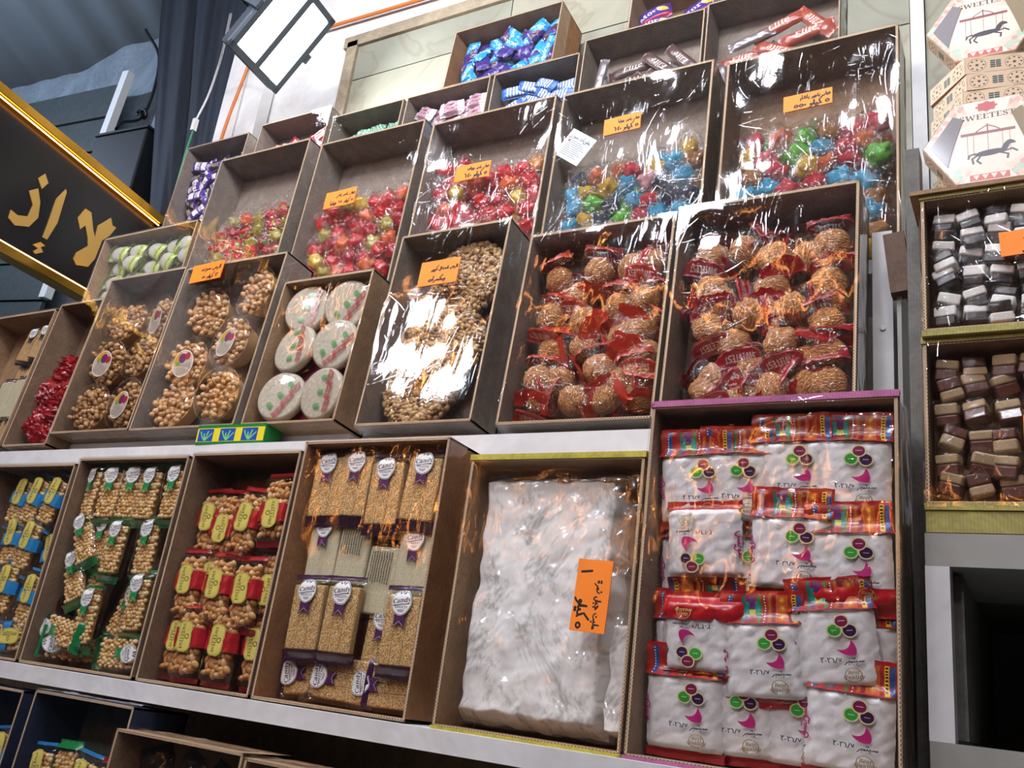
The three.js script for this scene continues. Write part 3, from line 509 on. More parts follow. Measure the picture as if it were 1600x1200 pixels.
function lay(tr, kinds, name, category, group, items) {   // items: [u, v, n, rz(deg), kind, label, rx, ry]
  items.forEach(([u, v, n, rz, k, label, rx = 0, ry = 0]) => {
    const o = tr.put(copyOf(kinds[k], name, label, category, group), u, v, n, rz * D2R, rx * D2R, ry * D2R);
    // keep the whole thing between the panels and the film of its tray
    o.updateMatrixWorld(true);
    const inv = tr.g.matrixWorld.clone().invert(), m = new THREE.Matrix4(), b = new THREE.Box3(), q = new THREE.Vector3(), c = new THREE.Vector3();
    o.traverse((s) => { if (!s.isMesh) return; m.multiplyMatrices(inv, s.matrixWorld); const p = s.geometry.attributes.position, step = p.count > 3000 ? 5 : 1; for (let i = 0; i < p.count; i += step) b.expandByPoint(q.fromBufferAttribute(p, i).applyMatrix4(m)); });
    const fit = (lo, hi, a0, a1) => (hi - lo > a1 - a0 ? (a0 + a1 - lo - hi) / 2 : lo < a0 ? a0 - lo : hi > a1 ? a1 - hi : 0), e = 0.0055;
    c.set(fit(b.min.x, b.max.x, e, tr.w - e), fit(b.min.y, b.max.y, e, tr.h - e), fit(b.min.z, b.max.z, -tr.d + e, -0.0075));
    o.position.add(c.applyQuaternion(tr.g.quaternion));
  });
}
// sesame box
{
  const k = [...sesameBars, creamLabel, creamPrint], S = 'sesame bar in purple wrapper, ';
  const rows = [[[0.046, 0.366, -0.028, 2, 0, S + 'left end of the top row'], [0.112, 0.362, -0.024, -1, 1, S + 'second from left in the top row'], [0.182, 0.346, -0.018, 1, 2, S + 'third from left in the top row'], [0.254, 0.354, -0.022, -3, 0, S + 'right end of the top row']],
    [[0.024, 0.225, -0.055, -4, 3, 'cream bar standing at the left edge of the sesame box', 0, -35], [0.058, 0.25, -0.04, 2, 3, 'cream bar with round label in the second row of sesame box'], [0.126, 0.25, -0.038, -1, 4, 'cream bar with dense printed text in second row of sesame box'], [0.192, 0.206, -0.04, -2, 4, 'cream bar with text hanging lower in sesame box'], [0.254, 0.232, -0.036, 0, 3, 'cream bar at the right edge of the sesame box']],
    [[0.066, 0.136, -0.02, 2, 1, S + 'left end of the third row'], [0.138, 0.137, -0.017, 0, 2, S + 'middle of the third row'], [0.21, 0.105, -0.045, -2, 0, S + 'half hidden deep in the third row'], [0.262, 0.128, -0.018, 1, 1, S + 'right end of the third row']],
    [[0.066, 0.046, -0.045, 96, 2, S + 'lying at the bottom left'], [0.148, 0.042, -0.04, 88, 0, S + 'lying flat in the bottom middle'], [0.242, 0.044, -0.042, 91, 1, S + 'lying flat at the bottom right']]];
  lay(L4, k, 'sesame_bar', 'sweet bar', 'sesame bars in the orange-brown tray', rows.flat());
}
// red peanut box
{
  const S = 'peanut bar in red wrapper, ', G = 'peanut bars in the red tray';
  lay(L3, redBars, 'peanut_bar', 'sweet bar', G, [
    [0.036, 0.295, -0.05, 3, 0, S + 'left end of the top row'], [0.088, 0.292, -0.045, 178, 1, S + 'second from left in the top row'], [0.158, 0.292, -0.03, -6, 0, S + 'third from left in the top row'], [0.222, 0.318, -0.026, 182, 1, S + 'right end of the top row, highest of all'],
    [0.036, 0.175, -0.035, 2, 1, S + 'left end of the middle row'], [0.083, 0.184, -0.05, -3, 0, S + 'second from left in the middle row'], [0.128, 0.17, -0.022, 1, 0, S + 'middle of the middle row'], [0.196, 0.165, -0.02, 3, 1, S + 'fourth from left in the middle row'], [0.242, 0.186, -0.045, 180, 0, S + 'right end of the middle row'],
    [0.036, 0.062, -0.045, -2, 0, S + 'left end of the bottom row'], [0.088, 0.064, -0.025, 2, 1, S + 'second from left in the bottom row'], [0.168, 0.062, -0.024, -1, 0, S + 'third from left in the bottom row'], [0.236, 0.064, -0.05, 4, 1, S + 'right end of the bottom row']]);
}
// green box
{
  const S = 'chickpea bar in green wrapper, ', G = 'chickpea bars in the green tray';
  lay(L2, greenBars, 'chickpea_bar', 'sweet bar', G, [
    [0.036, 0.35, -0.024, -1, 0, S + 'left end of the top row', 0, -14], [0.098, 0.35, -0.026, 1, 1, S + 'second from left in the top row', 0, 12], [0.16, 0.346, -0.03, 0, 0, S + 'middle of the top row', 0, 12], [0.218, 0.342, -0.026, -1, 1, S + 'fourth from left in the top row'], [0.292, 0.348, -0.02, 1, 0, S + 'right end of the top row'],
    [0.038, 0.248, -0.022, 26, 1, S + 'tilted at the left of the second row'], [0.1, 0.245, -0.04, 4, 0, S + 'deep between two others in the second row'], [0.16, 0.232, -0.026, -2, 1, S + 'third from left in the second row'], [0.25, 0.236, -0.03, 2, 0, S + 'right end of the second row'],
    [0.036, 0.172, -0.03, 22, 0, S + 'tilted over the dark brown cup'], [0.108, 0.17, -0.05, -3, 1, S + 'hidden deep in the third row'], [0.2, 0.115, -0.06, -24, 0, S + 'slanting in the middle of the third row'], [0.268, 0.13, -0.026, 2, 1, S + 'right end of the third row'],
    [0.13, 0.095, -0.03, 1, 0, S + 'upright beside the dark brown cup'], [0.06, 0.066, -0.024, 82, 1, S + 'lying low at the left'], [0.078, 0.034, -0.024, 84, 0, S + 'lying in the bottom left corner', 55], [0.252, 0.037, -0.026, -88, 1, S + 'lying in the bottom right corner']]);
  const cup = thing('brown_cup', 'dark brown paper cup lying among the green chickpea bars', 'cup');
  mesh('wall', new THREE.LatheGeometry([[0.024, -0.06], [0.034, 0], [0.0355, 0.001], [0.0345, -0.002], [0.025, -0.058], [0, -0.058]].map((p) => new THREE.Vector2(...p)), 32).rotateX(Math.PI / 2), phys(0x3a1a14, 0.35, { side: THREE.DoubleSide }), cup);
  L2.put(cup, 0.062, 0.118, -0.03, 0, -0.1, 0.1);
}
// blue box
{
  const S = 'chickpea bar with blue band, ', G = 'blue chickpea bars at the left edge';
  lay(L1, blueBars, 'chickpea_bar', 'sweet bar', G, [
    [0.1, 0.345, -0.04, -12, 0, S + 'second from right in the top row'], [0.17, 0.335, -0.03, -14, 1, S + 'middle of the top row'], [0.236, 0.34, -0.028, -16, 0, S + 'right end of the top row'],
    [0.12, 0.238, -0.04, 2, 1, S + 'left in the second row'], [0.196, 0.23, -0.028, -10, 0, S + 'right of centre in the second row'], [0.26, 0.21, -0.05, 10, 1, S + 'right end of the second row'],
    [0.17, 0.135, -0.026, -2, 1, S + 'third row, beside the right one'], [0.256, 0.12, -0.03, -6, 0, S + 'right end of the third row'], [0.11, 0.12, -0.05, 4, 0, S + 'third row, cut by the frame'],
    [0.22, 0.042, -0.03, -86, 1, S + 'lying at the bottom right']]);
}
// far left sesame tray
lay(M0, [blackBar, creamBar(null, 14)], 'sesame_bar', 'sweet bar', 'bars in the far left tray', [
  [0.2, 0.31, -0.03, -8, 0, 'black-labelled sesame bar, upper left of the far left tray'], [0.26, 0.315, -0.028, -10, 0, 'black-labelled sesame bar, upper right of the far left tray'],
  [0.2, 0.235, -0.045, -5, 0, 'black-labelled sesame bar below the upper ones, far left'], [0.262, 0.23, -0.045, -5, 0, 'sesame bar in the middle right of the far left tray'],
  [0.19, 0.14, -0.025, -4, 1, 'plain cream bar, left one in the far left tray'], [0.256, 0.145, -0.024, -3, 1, 'plain cream bar, right one in the far left tray'], [0.256, 0.055, -0.03, -4, 0, 'sesame bar in the bottom right of the far left tray']]);
// ---------------------------------------------------------------- white packets in the pink tray
{
  const head = canvasTex(320, 96, (c, w, h) => {
    c.fillStyle = '#a8261f'; c.fillRect(0, 0, w, h);
    const r = rng(4), cols = ['#a83222', '#28508f', '#a3261f', '#1f716d', '#652350', '#98241c', '#2f7a2e', '#8f2a20', '#a8641c', '#7d1a22', '#a8801f', '#a02a18'];
    let x = 6; for (let i = 0; x < w - 8; i++) { const b = 8 + r() * 16; c.fillStyle = cols[i % cols.length]; c.fillRect(x, 4, b, h - 8); x += b + 5; }
    c.fillStyle = '#1f8f86'; c.fillRect(96, 26, 56, 44); c.fillStyle = '#6d2d6a'; c.fillRect(110, 4, 26, 46); c.fillStyle = '#b8c23a'; c.fillRect(112, 52, 24, 18);
    c.fillStyle = '#c05a22'; c.fillRect(214, 4, 46, h - 8); c.strokeStyle = '#e6c24a'; c.lineWidth = 2; for (let k = 0; k < 3; k++) for (let a = 0; a < 8; a++) { c.beginPath(); c.moveTo(237, 20 + k * 28); c.lineTo(237 + 12 * Math.cos(a * TAU / 8), 20 + k * 28 + 12 * Math.sin(a * TAU / 8)); c.stroke(); }
    c.fillStyle = '#e0b62e'; c.fillRect(276, 4, 16, h - 8); c.fillStyle = '#221a10'; for (let y = 8; y < h - 8; y += 10) c.fillRect(279, y, 10, 5);
    c.fillStyle = '#fff'; for (let y = 8; y < h - 6; y += 9) { c.fillRect(34, y, 4, 4); c.fillRect(170, y, 4, 4); }
  });
  const face = canvasTex(320, 300, (c, w, h) => {
    c.clearRect(0, 0, w, h);
    const blob = (x, y, col) => { c.fillStyle = '#e2d9a0'; c.beginPath(); c.arc(x, y, 27, 0, TAU); c.fill(); c.fillStyle = col; c.beginPath(); c.arc(x, y, 22, 0, TAU); c.fill(); };
    blob(174, 76, '#3aa53a'); blob(226, 78, '#3a1746'); blob(202, 42, '#7d1c46');
    c.fillStyle = 'rgba(255,255,255,0.7)'; c.fillRect(190, 40, 24, 3); c.fillRect(164, 75, 20, 3); c.fillRect(216, 77, 20, 3);
    c.fillStyle = '#c02a78'; c.beginPath(); c.moveTo(176, 150); c.quadraticCurveTo(220, 162, 224, 112); c.quadraticCurveTo(250, 150, 236, 172); c.quadraticCurveTo(200, 182, 176, 150); c.fill();
    c.strokeStyle = c.fillStyle = '#3a3a44'; arabic(c, 'سبتمبر ٧/٦٢٠٢', 262, 200, 18, 3.2);
    c.strokeStyle = '#b49a55'; c.lineWidth = 3; c.beginPath(); c.arc(222, 250, 28, 0, TAU); c.stroke(); c.fillStyle = '#b49a55'; c.font = 'italic bold 19px serif'; c.textAlign = 'center'; c.fillText('Best', 222, 246); c.fillText('Quality', 222, 263);
    c.save(); c.translate(22, 150); c.rotate(-Math.PI / 2); c.strokeStyle = c.fillStyle = '#b42a70'; arabic(c, 'سويتس', 70, 0, 26, 5); c.restore();
  });
  const POWDER = std(0xffffff, 0.9, { map: dataTex(256, (u, v) => { const k = tnoise(u, v, 8, 4) + 0.6 * tnoise(u, v, 22, 8); return 0.93 + 0.12 * Math.min(0, k + 0.1); }, 1, true) });
  const HEAD = print(head), FACE = decal(face), REDS = foil(0xb51a24);
  const kinds = [1, 2, 3].map((s) => proto((g) => {
    const pk = pack({ L: 0.142, W: 0.112, T: 0.032, seal: 0.12, sealTop: 0.46, ramp: 0.14, crumple: 0.0026, seed: s * 2.3, nu: 18, nv: 32, square: 4 });
    mesh('powdered_sweet', pack({ L: 0.094, W: 0.102, T: 0.025, seal: 0.01, crumple: 0.002, seed: s + 0.5, nu: 16, nv: 18, square: 4 }).whole().translate(0, -0.0145, 0), POWDER, g);
    mesh('wrapper', pk.whole(), WRAP, g);
    mesh('header', pk.band(0.44, 0.95, [1, -1], 0.0006), HEAD, g); mesh('seal', pk.band(0.95, 1), REDS, g);
    mesh('foot_band', pk.band(-1, s === 3 ? -0.5 : -0.84), REDS, g);
    mesh('logo_print', pk.patch(-0.98, 0.98, -0.84, 0.42, 0.0012), FACE, g);
  }));
  const S = 'white sweet packet with patterned header, ', G = 'white packets in the pink-edged tray';
  lay(L6, kinds, 'sweet_packet', 'packet', G, [
    [0.052, 0.372, -0.03, 1, 0, S + 'left end of the top row'], [0.118, 0.374, -0.022, -1, 1, S + 'second from left in the top row'], [0.192, 0.389, -0.03, 0, 0, S + 'third from left in the top row'], [0.268, 0.388, -0.02, -2, 1, S + 'right end of the top row'],
    [0.053, 0.262, -0.055, 1, 1, S + 'hidden behind the upside-down one in second row'], [0.08, 0.268, -0.024, 182, 0, 'white sweet packet hanging upside down in the second row'], [0.134, 0.262, -0.05, -3, 1, S + 'half hidden in the middle of the second row'], [0.194, 0.286, -0.02, -2, 0, S + 'third of the front ones in the second row'], [0.274, 0.268, -0.03, 1, 2, 'white sweet packet with broad red foot, right end of second row'],
    [0.053, 0.152, -0.055, 2, 0, S + 'left edge of the third row, mostly covered'], [0.084, 0.145, -0.028, 180, 2, 'white sweet packet upside down with broad red band, third row'], [0.164, 0.15, -0.01, 3, 0, S + 'second from left at the front of the third row'], [0.247, 0.172, -0.008, 6, 1, S + 'largest one standing out in the third row'], [0.274, 0.16, -0.055, -2, 0, S + 'peeping out at the right of the third row'],
    [0.056, 0.055, -0.04, 0, 1, S + 'left end of the bottom row'], [0.126, 0.056, -0.052, 2, 0, S + 'second from left in the bottom row'], [0.2, 0.058, -0.056, -1, 1, S + 'third from left in the bottom row'], [0.272, 0.066, -0.04, -3, 0, S + 'right end of the bottom row']].map((q) => [...q, Math.abs(q[3]) > 90 ? -9 : 9]));
}
// ---------------------------------------------------------------- white powdered sweets in the yellow-edged tray
{
  const map = dataTex(512, (u, v) => { const k = tnoise(u, v, 7, 31) * 0.7 + 0.6 * tnoise(u, v, 19, 8) + 0.5 * tnoise(u, v, 52, 3) + 0.3 * tnoise(u, v, 130, 6), s = Math.max(0, Math.min(1, (-k - 0.02) * 1.1)); return [0.95 - 0.27 * s, 0.95 - 0.265 * s, 0.935 - 0.27 * s]; }, 1, true);
  const POW = std(0xffffff, 0.9, { map });
  const place = [[0.128, 0.199, 0.236, 0.372, 'broad lumpy white powdered sweet mass filling the yellow-edged tray'], [0.264, 0.095, 0.03, 0.15, 'small dusty white lump in the lower right of yellow-edged tray']];
  place.forEach(([u, v, w, h, label], i) => {
    const g = new THREE.BoxGeometry(w, h, 0.07, 70, 110, 1), p = g.attributes.position, uv = g.attributes.uv;
    for (let k = 0; k < p.count; k++) {
      const x = p.getX(k), y = p.getY(k), a = x + u, b = y + v, e = Math.min(1, 16 * Math.min(0.5 - Math.abs(x / w), 0.5 - Math.abs(y / h)) + 0.25);
      if (p.getZ(k) > 0) p.setZ(k, -0.02 + 0.055 * e + 0.008 * noise(a * 16, b * 11, i) + 0.0035 * noise(a * 45, b * 30, i + 3) + 0.001 * noise(a * 140, b * 110, i));
      p.setX(k, x + 0.008 * noise(b * 26, i, 2)); p.setY(k, y + 0.006 * noise(a * 30, i, 5)); uv.setXY(k, a * 3.4, b * 2.6);
    }
    g.computeVertexNormals();
    const o = thing('powdered_mass', label, 'sweet');
    mesh('powder', g, POW, o); L5.put(o, u, v, -0.066, (i ? -0.03 : 0));
  });
  const pk = pack({ L: 0.378, W: 0.268, T: 0.02, seal: 0.03, crumple: 0.004, seed: 6, nu: 50, nv: 66, square: 6 });
  const bag = tag(mesh('plastic_bag', pk.band(-1, 1, [1]), sheet({ roughness: 0.14, bumpMap: creases, bumpScale: 0.0012 })), 'crinkled clear plastic sheet over the white powdered sweets', 'bag');
  L5.put(bag, 0.145, 0.2, -0.028);
  const brown = thing('brown_sweet', 'brown oval sweet at the top right of the yellow-edged tray', 'sweet');
  mesh('piece', lump(0.03, 8, { sx: 1.3, sy: 0.4, sz: 0.6 }), std(0x7a5a36, 0.6), brown); L5.put(brown, 0.225, 0.372, -0.05);
  priceCard(L5, 0.232, 0.197, 0.052, 0.098, -0.04, [['ملبن جبل نمرة', 0.95, 0.36, 0.085, 8], ['٥ كيلو', 0.96, 0.84, 0.12, 13], ['١', 0.2, 0.86, 0.16, 15]], 'upright orange price card on the white powdered sweets');
}
// ---------------------------------------------------------------- cups of nuts
{
  const wall = new THREE.LatheGeometry([[0.05, -0.046], [0.061, -0.002], [0.0655, 0], [0.0655, 0.003], [0.063, 0.004]].map((p) => new THREE.Vector2(...p)), 40).rotateX(Math.PI / 2);
  const lid = new THREE.LatheGeometry([[0, 0.011], [0.04, 0.0105], [0.056, 0.008], [0.062, 0.0045], [0.066, 0.004], [0.0665, 0.001]].map((p) => new THREE.Vector2(...p)), 40).rotateX(Math.PI / 2);
  const fill = (seed, size, stretch, colors) => { const r = rng(seed), out = [], n = Math.round(0.0025 / (size * size)); for (let k = 0; k < n; k++) { const q = Math.sqrt((k + 0.5) / n) * 0.054, t = k * 2.39996 + r() * 0.5; out.push(tinted(placed(BEAD1, q * Math.cos(t) + (r() - 0.5) * size, q * Math.sin(t) + (r() - 0.5) * size, -0.002 + (r() - 0.5) * 0.008, size * stretch, size, size * 0.95, r() * 3, r() * 3, r() * 6), colors[Math.floor(r() * colors.length)])); } out.push(tinted(new THREE.CylinderGeometry(0.055, 0.047, 0.034, 24).rotateX(Math.PI / 2).translate(0, 0, -0.024).toNonIndexed(), colors[0])); return merge(out); };
  const lidPrint = canvasTex(256, 256, (c, w, h) => { c.clearRect(0, 0, w, h); c.save(); c.beginPath(); c.ellipse(128, 128, 120, 120, 0, 0, TAU); c.clip(); c.fillStyle = 'rgba(232,222,205,0.55)'; c.fillRect(0, 0, w, h); c.fillStyle = '#c8962f'; c.fillRect(0, 0, 110, 120); c.fillStyle = '#6a2560'; c.beginPath(); c.arc(120, 80, 44, 0, TAU); c.fill(); c.fillStyle = '#a32a2a'; c.beginPath(); c.arc(180, 70, 34, 0, TAU); c.fill(); c.fillStyle = '#7d9a35'; c.fillRect(40, 100, 50, 40); c.fillStyle = '#55504a'; const r = rng(5); for (let i = 0; i < 8; i++) { let x = 60; while (x < 220) { const l = 8 + r() * 24; c.fillRect(x, 136 + i * 12, l, 5); x += l + 6; } } c.restore(); c.strokeStyle = '#e8e2d8'; c.lineWidth = 7; c.beginPath(); c.arc(128, 128, 120, 0, TAU); c.stroke(); });
  const cup = (nuts, lab) => proto((g) => {
    mesh('cup_wall', wall, CLEAR, g);
    tag(mesh('nuts', nuts, NUTTY, g), null, null, null, 'stuff');
    const l = mesh('lid', lid, CLEAR, g);
    if (lab) mesh('lid_label', new THREE.CircleGeometry(0.036, 32).scale(0.85, 1, 1).translate(0.004, -0.006, 0.0125), decal(lidPrint), l);
  });
  const brown = fill(41, 0.006, 1.35, [0xa97d4c, 0x9a6f40, 0xb98d5b, 0x8a6238, 0xc29a68]), pale = fill(42, 0.0068, 1, [0xc79a66, 0xd3a876, 0xba8c58, 0xdab68a]);
  const kinds = [cup(brown, false), cup(brown, true), cup(pale, false), cup(pale, true)];
  const where = ['top left', 'top right', 'middle left', 'middle right', 'bottom left', 'bottom right'];
  lay(M2, kinds, 'nut_cup', 'cup', 'cups of brown nuts', [[0.085, 0.319, -0.03, 20, 0], [0.214, 0.309, -0.042, -10, 1], [0.072, 0.2, -0.026, -25, 1], [0.2, 0.209, -0.024, 0, 0], [0.073, 0.076, -0.026, 30, 0], [0.204, 0.08, -0.025, -20, 1]].map((q, i) => [...q, `clear cup of brown nuts, ${where[i]} of its tray`, [-8, 10, 4, -5, 3, 4][i], [6, -12, 8, -5, 5, -3][i]]));
  lay(M3, kinds, 'chickpea_cup', 'cup', 'cups of roasted chickpeas', [[0.086, 0.314, -0.034, 0, 2], [0.23, 0.355, -0.03, 40, 2], [0.206, 0.222, -0.026, -20, 3], [0.076, 0.178, -0.028, 12, 3], [0.078, 0.073, -0.028, 0, 2], [0.222, 0.09, -0.024, 70, 2]].map((q, i) => [...q, `clear cup of roasted chickpeas, ${['upper left', 'top right', 'middle right, with lid label', 'middle left, with lid label', 'bottom left', 'bottom right'][i]} of its tray`, [6, -6, 4, 5, -6, 3][i], [8, -8, -5, 6, 4, -4][i]]));
}
// ---------------------------------------------------------------- white round cakes
{
  const r = rng(8), g = new THREE.CylinderGeometry(0.056, 0.056, 0.02, 48, 1), CAKE = std(0xd9cfb8, 0.85, { map: fibre });
  const cakeGeo = new THREE.LatheGeometry([[0, 0.01], [0.05, 0.01], [0.055, 0.007], [0.057, 0], [0.055, -0.008], [0.05, -0.01], [0, -0.01]].map((p) => new THREE.Vector2(...p)), 48).rotateX(Math.PI / 2);
  const film = new THREE.LatheGeometry([[0, 0.0125], [0.045, 0.0122], [0.056, 0.0095], [0.059, 0.002], [0.0585, -0.006]].map((p) => new THREE.Vector2(...p)), 40).rotateX(Math.PI / 2);
  const pr = canvasTex(256, 256, (c, w, h) => {
    c.clearRect(0, 0, w, h); c.save(); c.translate(170, 128); c.rotate(-1.15); c.textAlign = 'center';
    for (let k = 0; k < 3; k++) { c.strokeStyle = '#a8323a'; c.lineWidth = 3; c.font = 'bold 40px serif'; c.strokeText('REX', -70 + k * 70, 50 - k * 14); c.strokeStyle = '#3f9a4a'; c.lineWidth = 5; for (let j = 0; j < 4; j++) { c.beginPath(); c.moveTo(-100 + k * 74, -8 - j * 10); c.lineTo(-86 + k * 74, -18 - j * 10); c.lineTo(-72 + k * 74, -8 - j * 10); c.stroke(); } }
    c.restore();
  });
  const PR = decal(pr, { roughness: 0.2 });
  const cake = proto((o) => { mesh('cake', cakeGeo, CAKE, o); mesh('film', film, WRAP, o); mesh('print', new THREE.CircleGeometry(0.053, 36).translate(0, 0, 0.0132), PR, o); });
  const where = ['top left', 'top right', 'middle left', 'middle right', 'bottom left', 'bottom right'];
  lay(M4, [cake], 'round_cake', 'cake', 'white round cakes', [[0.068, 0.283, -0.022, 10], [0.178, 0.297, -0.02, -20], [0.066, 0.184, -0.018, 25], [0.178, 0.184, -0.02, -30], [0.066, 0.072, -0.018, -15], [0.178, 0.072, -0.018, 15]].map((q, i) => [...q, 0, `flat white round cake, ${where[i]} of the six in its tray`, [3, 6, -4, 2, -3, 4][i], [6, 8, -4, 5, 7, -5][i]]));
  const underGeo = new THREE.PlaneGeometry(0.236, 0.33, 30, 40), up = underGeo.attributes.position; for (let i = 0; i < up.count; i++) up.setZ(i, 0.007 * noise(up.getX(i) * 45, up.getY(i) * 45, 3) + 0.004 * noise(up.getX(i) * 120, up.getY(i) * 120, 7)); underGeo.computeVertexNormals();
  M4.put(tag(mesh('red_foil', underGeo, foil(0x7d2436)), 'crumpled dark red printed foil under the six white cakes', 'foil'), 0.125, 0.172, -0.052);
}
// ---------------------------------------------------------------- nut brittle discs
{
  const disc = (seed) => { const r = rng(seed), out = [tinted(new THREE.CylinderGeometry(0.082, 0.084, 0.014, 40).rotateX(Math.PI / 2).toNonIndexed(), 0x7d5c38)]; const cols = [0xb59468, 0xa98353, 0x94703f, 0xc7a97a, 0x6f4d31, 0xbd9c6a];
    for (let a = 0; a < 520; a++) { const q = Math.sqrt((a + 0.5) / 520) * 0.086, t = a * 2.39996, k = 0.0045 + r() * 0.003; out.push(tinted(placed(BEAD1, q * Math.cos(t) + (r() - 0.5) * 0.004, q * Math.sin(t) + (r() - 0.5) * 0.004, 0.006 + r() * 0.004 - (q > 0.08 ? 0.006 : 0), k * (1 + r() * 0.4), k, k * 0.75, r() * 3, r() * 3, r() * 6), cols[Math.floor(r() * cols.length)])); } return merge(out); };
  const d = [disc(51), disc(52)], film = new THREE.LatheGeometry(Array.from({ length: 24 }, (_, i) => { const t = i / 23; return new THREE.Vector2(0.091 * Math.min(1, t * 1.12), t < 0.8 ? 0.019 - 0.006 * t * t : 0.0152 - 0.023 * (t - 0.8) / 0.2); }), 72).rotateX(Math.PI / 2), fp = film.attributes.position;
  for (let i = 0; i < fp.count; i++) fp.setZ(i, fp.getZ(i) + 0.003 * noise(fp.getX(i) * 60, fp.getY(i) * 60, 1) + 0.0016 * noise(fp.getX(i) * 150, fp.getY(i) * 150, 4)); film.computeVertexNormals();
  const kinds = d.map((g) => proto((o) => { tag(mesh('nuts', g, NUTTY, o), null, null, null, 'stuff'); mesh('film', film, THIN, o); }));
  lay(M5, kinds, 'brittle_disc', 'brittle', 'nut brittle discs', [
    [0.158, 0.335, -0.046, 0, 0, 'round nut brittle disc at the top of its tray', -2, -1], [0.1, 0.262, -0.074, 40, 1, 'round nut brittle disc at the left, half covered', 0, 1],
    [0.153, 0.172, -0.02, 80, 0, 'round nut brittle disc in front, lying over two others', -1, -1], [0.1, 0.097, -0.05, 120, 1, 'round nut brittle disc at the bottom left', 1, 1]]);
  const blue = thing('blue_carton', 'blue carton with pale scrolls at the right of the brittle discs', 'box');
  mesh('body', bx(0.05, 0.19, 0.012, 0, 0, 0), std(0x2a4f8a, 0.5), blue); mesh('scroll', merge([new THREE.TorusGeometry(0.009, 0.0016, 6, 24).translate(0.006, 0.03, 0.007), new THREE.TorusGeometry(0.006, 0.0016, 6, 24).translate(0.008, 0.05, 0.007), new THREE.TorusGeometry(0.014, 0.0016, 6, 24).translate(0.0, -0.01, 0.007)]), std(0xc8d4e6, 0.5), blue);
  M5.put(blue, 0.228, 0.24, -0.076);
}
// ---------------------------------------------------------------- coconut balls
{
  const coco = dataTex(256, (u, v, x, y) => { const k = tnoise(u, v, 26, 12) + 0.7 * tnoise(u, v, 60, 3); return [0.72 + 0.26 * k, 0.5 + 0.24 * k, 0.29 + 0.2 * k]; }, 1, true);
  const COCO = std(0xffffff, 0.85, { map: coco, bumpMap: coco, bumpScale: 0.004 });
  const bandTex = (base) => canvasTex(256, 96, (c, w, h) => { c.fillStyle = base; c.fillRect(0, 0, w, h); c.fillStyle = '#f2d8d0'; c.font = 'bold 36px sans-serif'; c.textAlign = 'center'; c.fillText('SWEETEST', w / 2, 60); c.strokeStyle = '#f0b8a8'; c.lineWidth = 2; for (let x = 0; x < w; x += 14) { c.beginPath(); c.moveTo(x, 82); c.lineTo(x + 7, 90); c.lineTo(x + 14, 82); c.stroke(); } });
  const kindsOf = (col, base) => [1, 2, 3, 4].map((s) => proto((g) => {
    mesh('coconut_ball', lump(0.0275, s, { amp: 0.14, ridge: 0.05, sz: 0.8, detail: 4 }), COCO, g);
    const pk = pack({ L: 0.104, W: 0.074, T: 0.052, seal: 0.12, crumple: 0.0042, seed: s * 1.9, nu: 16, nv: 22 });
    mesh('wrapper', pk.whole(), WRAP, g);
    mesh('printed_end', pk.band(0.62, 1), print(base, { transmission: 0.25, thickness: 0 }), g);
    mesh('tinted_end', pk.band(-1, -0.66), veil(col), g);
  }));
  const rt = rng(91), run = (tr, kinds, list, where, grp, nm) => {
    const rows = []; const sorted = list.map((p, i) => [...p, i]).sort((a, b) => b[1] - a[1]);
    for (let i = 0; i < sorted.length; i += 4) rows.push(sorted.slice(i, i + 4).sort((a, b) => a[0] - b[0]));
    rows.forEach((row, j) => row.forEach(([u, v], i) => lay(tr, kinds, 'coconut_sweet', 'sweet', grp, [[Math.min(tr.w - 0.036, Math.max(0.036, u + 0.006)), Math.max(0.034, v), -0.034 - rt() * 0.02, (u < 0.06 || u > tr.w - 0.06 ? (rt() < 0.5 ? 180 : 0) + (rt() - 0.5) * 50 : v < 0.06 ? 90 + (rt() - 0.5) * 60 : rt() * 360), Math.floor(rt() * 4), `${nm} coconut ball, ${ORD[i]} from left in ${j === 0 ? 'top' : ORD[j]} row, ${where}`, (rt() - 0.5) * 36, (rt() - 0.5) * 36]])));
  };
  run(M6, kindsOf(0xd8442e, bandTex('#c23a26')), [[0.038, 0.31], [0.09, 0.276], [0.129, 0.316], [0.243, 0.324], [0.237, 0.247], [0.109, 0.216], [0.177, 0.239], [0.058, 0.159], [0.117, 0.164], [0.187, 0.183], [0.234, 0.142], [0.154, 0.117], [0.255, 0.095], [0.202, 0.089], [0.036, 0.101], [0.175, 0.051], [0.117, 0.057], [0.032, 0.037], [0.08, 0.1], [0.252, 0.045], [0.191, 0.318], [0.045, 0.225], [0.25, 0.19]], 'left coconut tray', 'coconut balls in the left tray', 'orange-red wrapped');
  run(M7, kindsOf(0xb8202a, bandTex('#a81c28')), [[0.098, 0.326], [0.033, 0.318], [0.204, 0.297], [0.148, 0.248], [0.237, 0.243], [0.063, 0.228], [0.115, 0.197], [0.181, 0.199], [0.241, 0.17], [0.026, 0.176], [0.094, 0.144], [0.17, 0.137], [0.121, 0.1], [0.21, 0.105], [0.063, 0.087], [0.262, 0.062], [0.114, 0.048], [0.211, 0.056], [0.031, 0.045], [0.159, 0.059], [0.262, 0.31], [0.032, 0.25], [0.262, 0.115], [0.15, 0.3]], 'right coconut tray', 'coconut balls in the right tray', 'red wrapped');
}
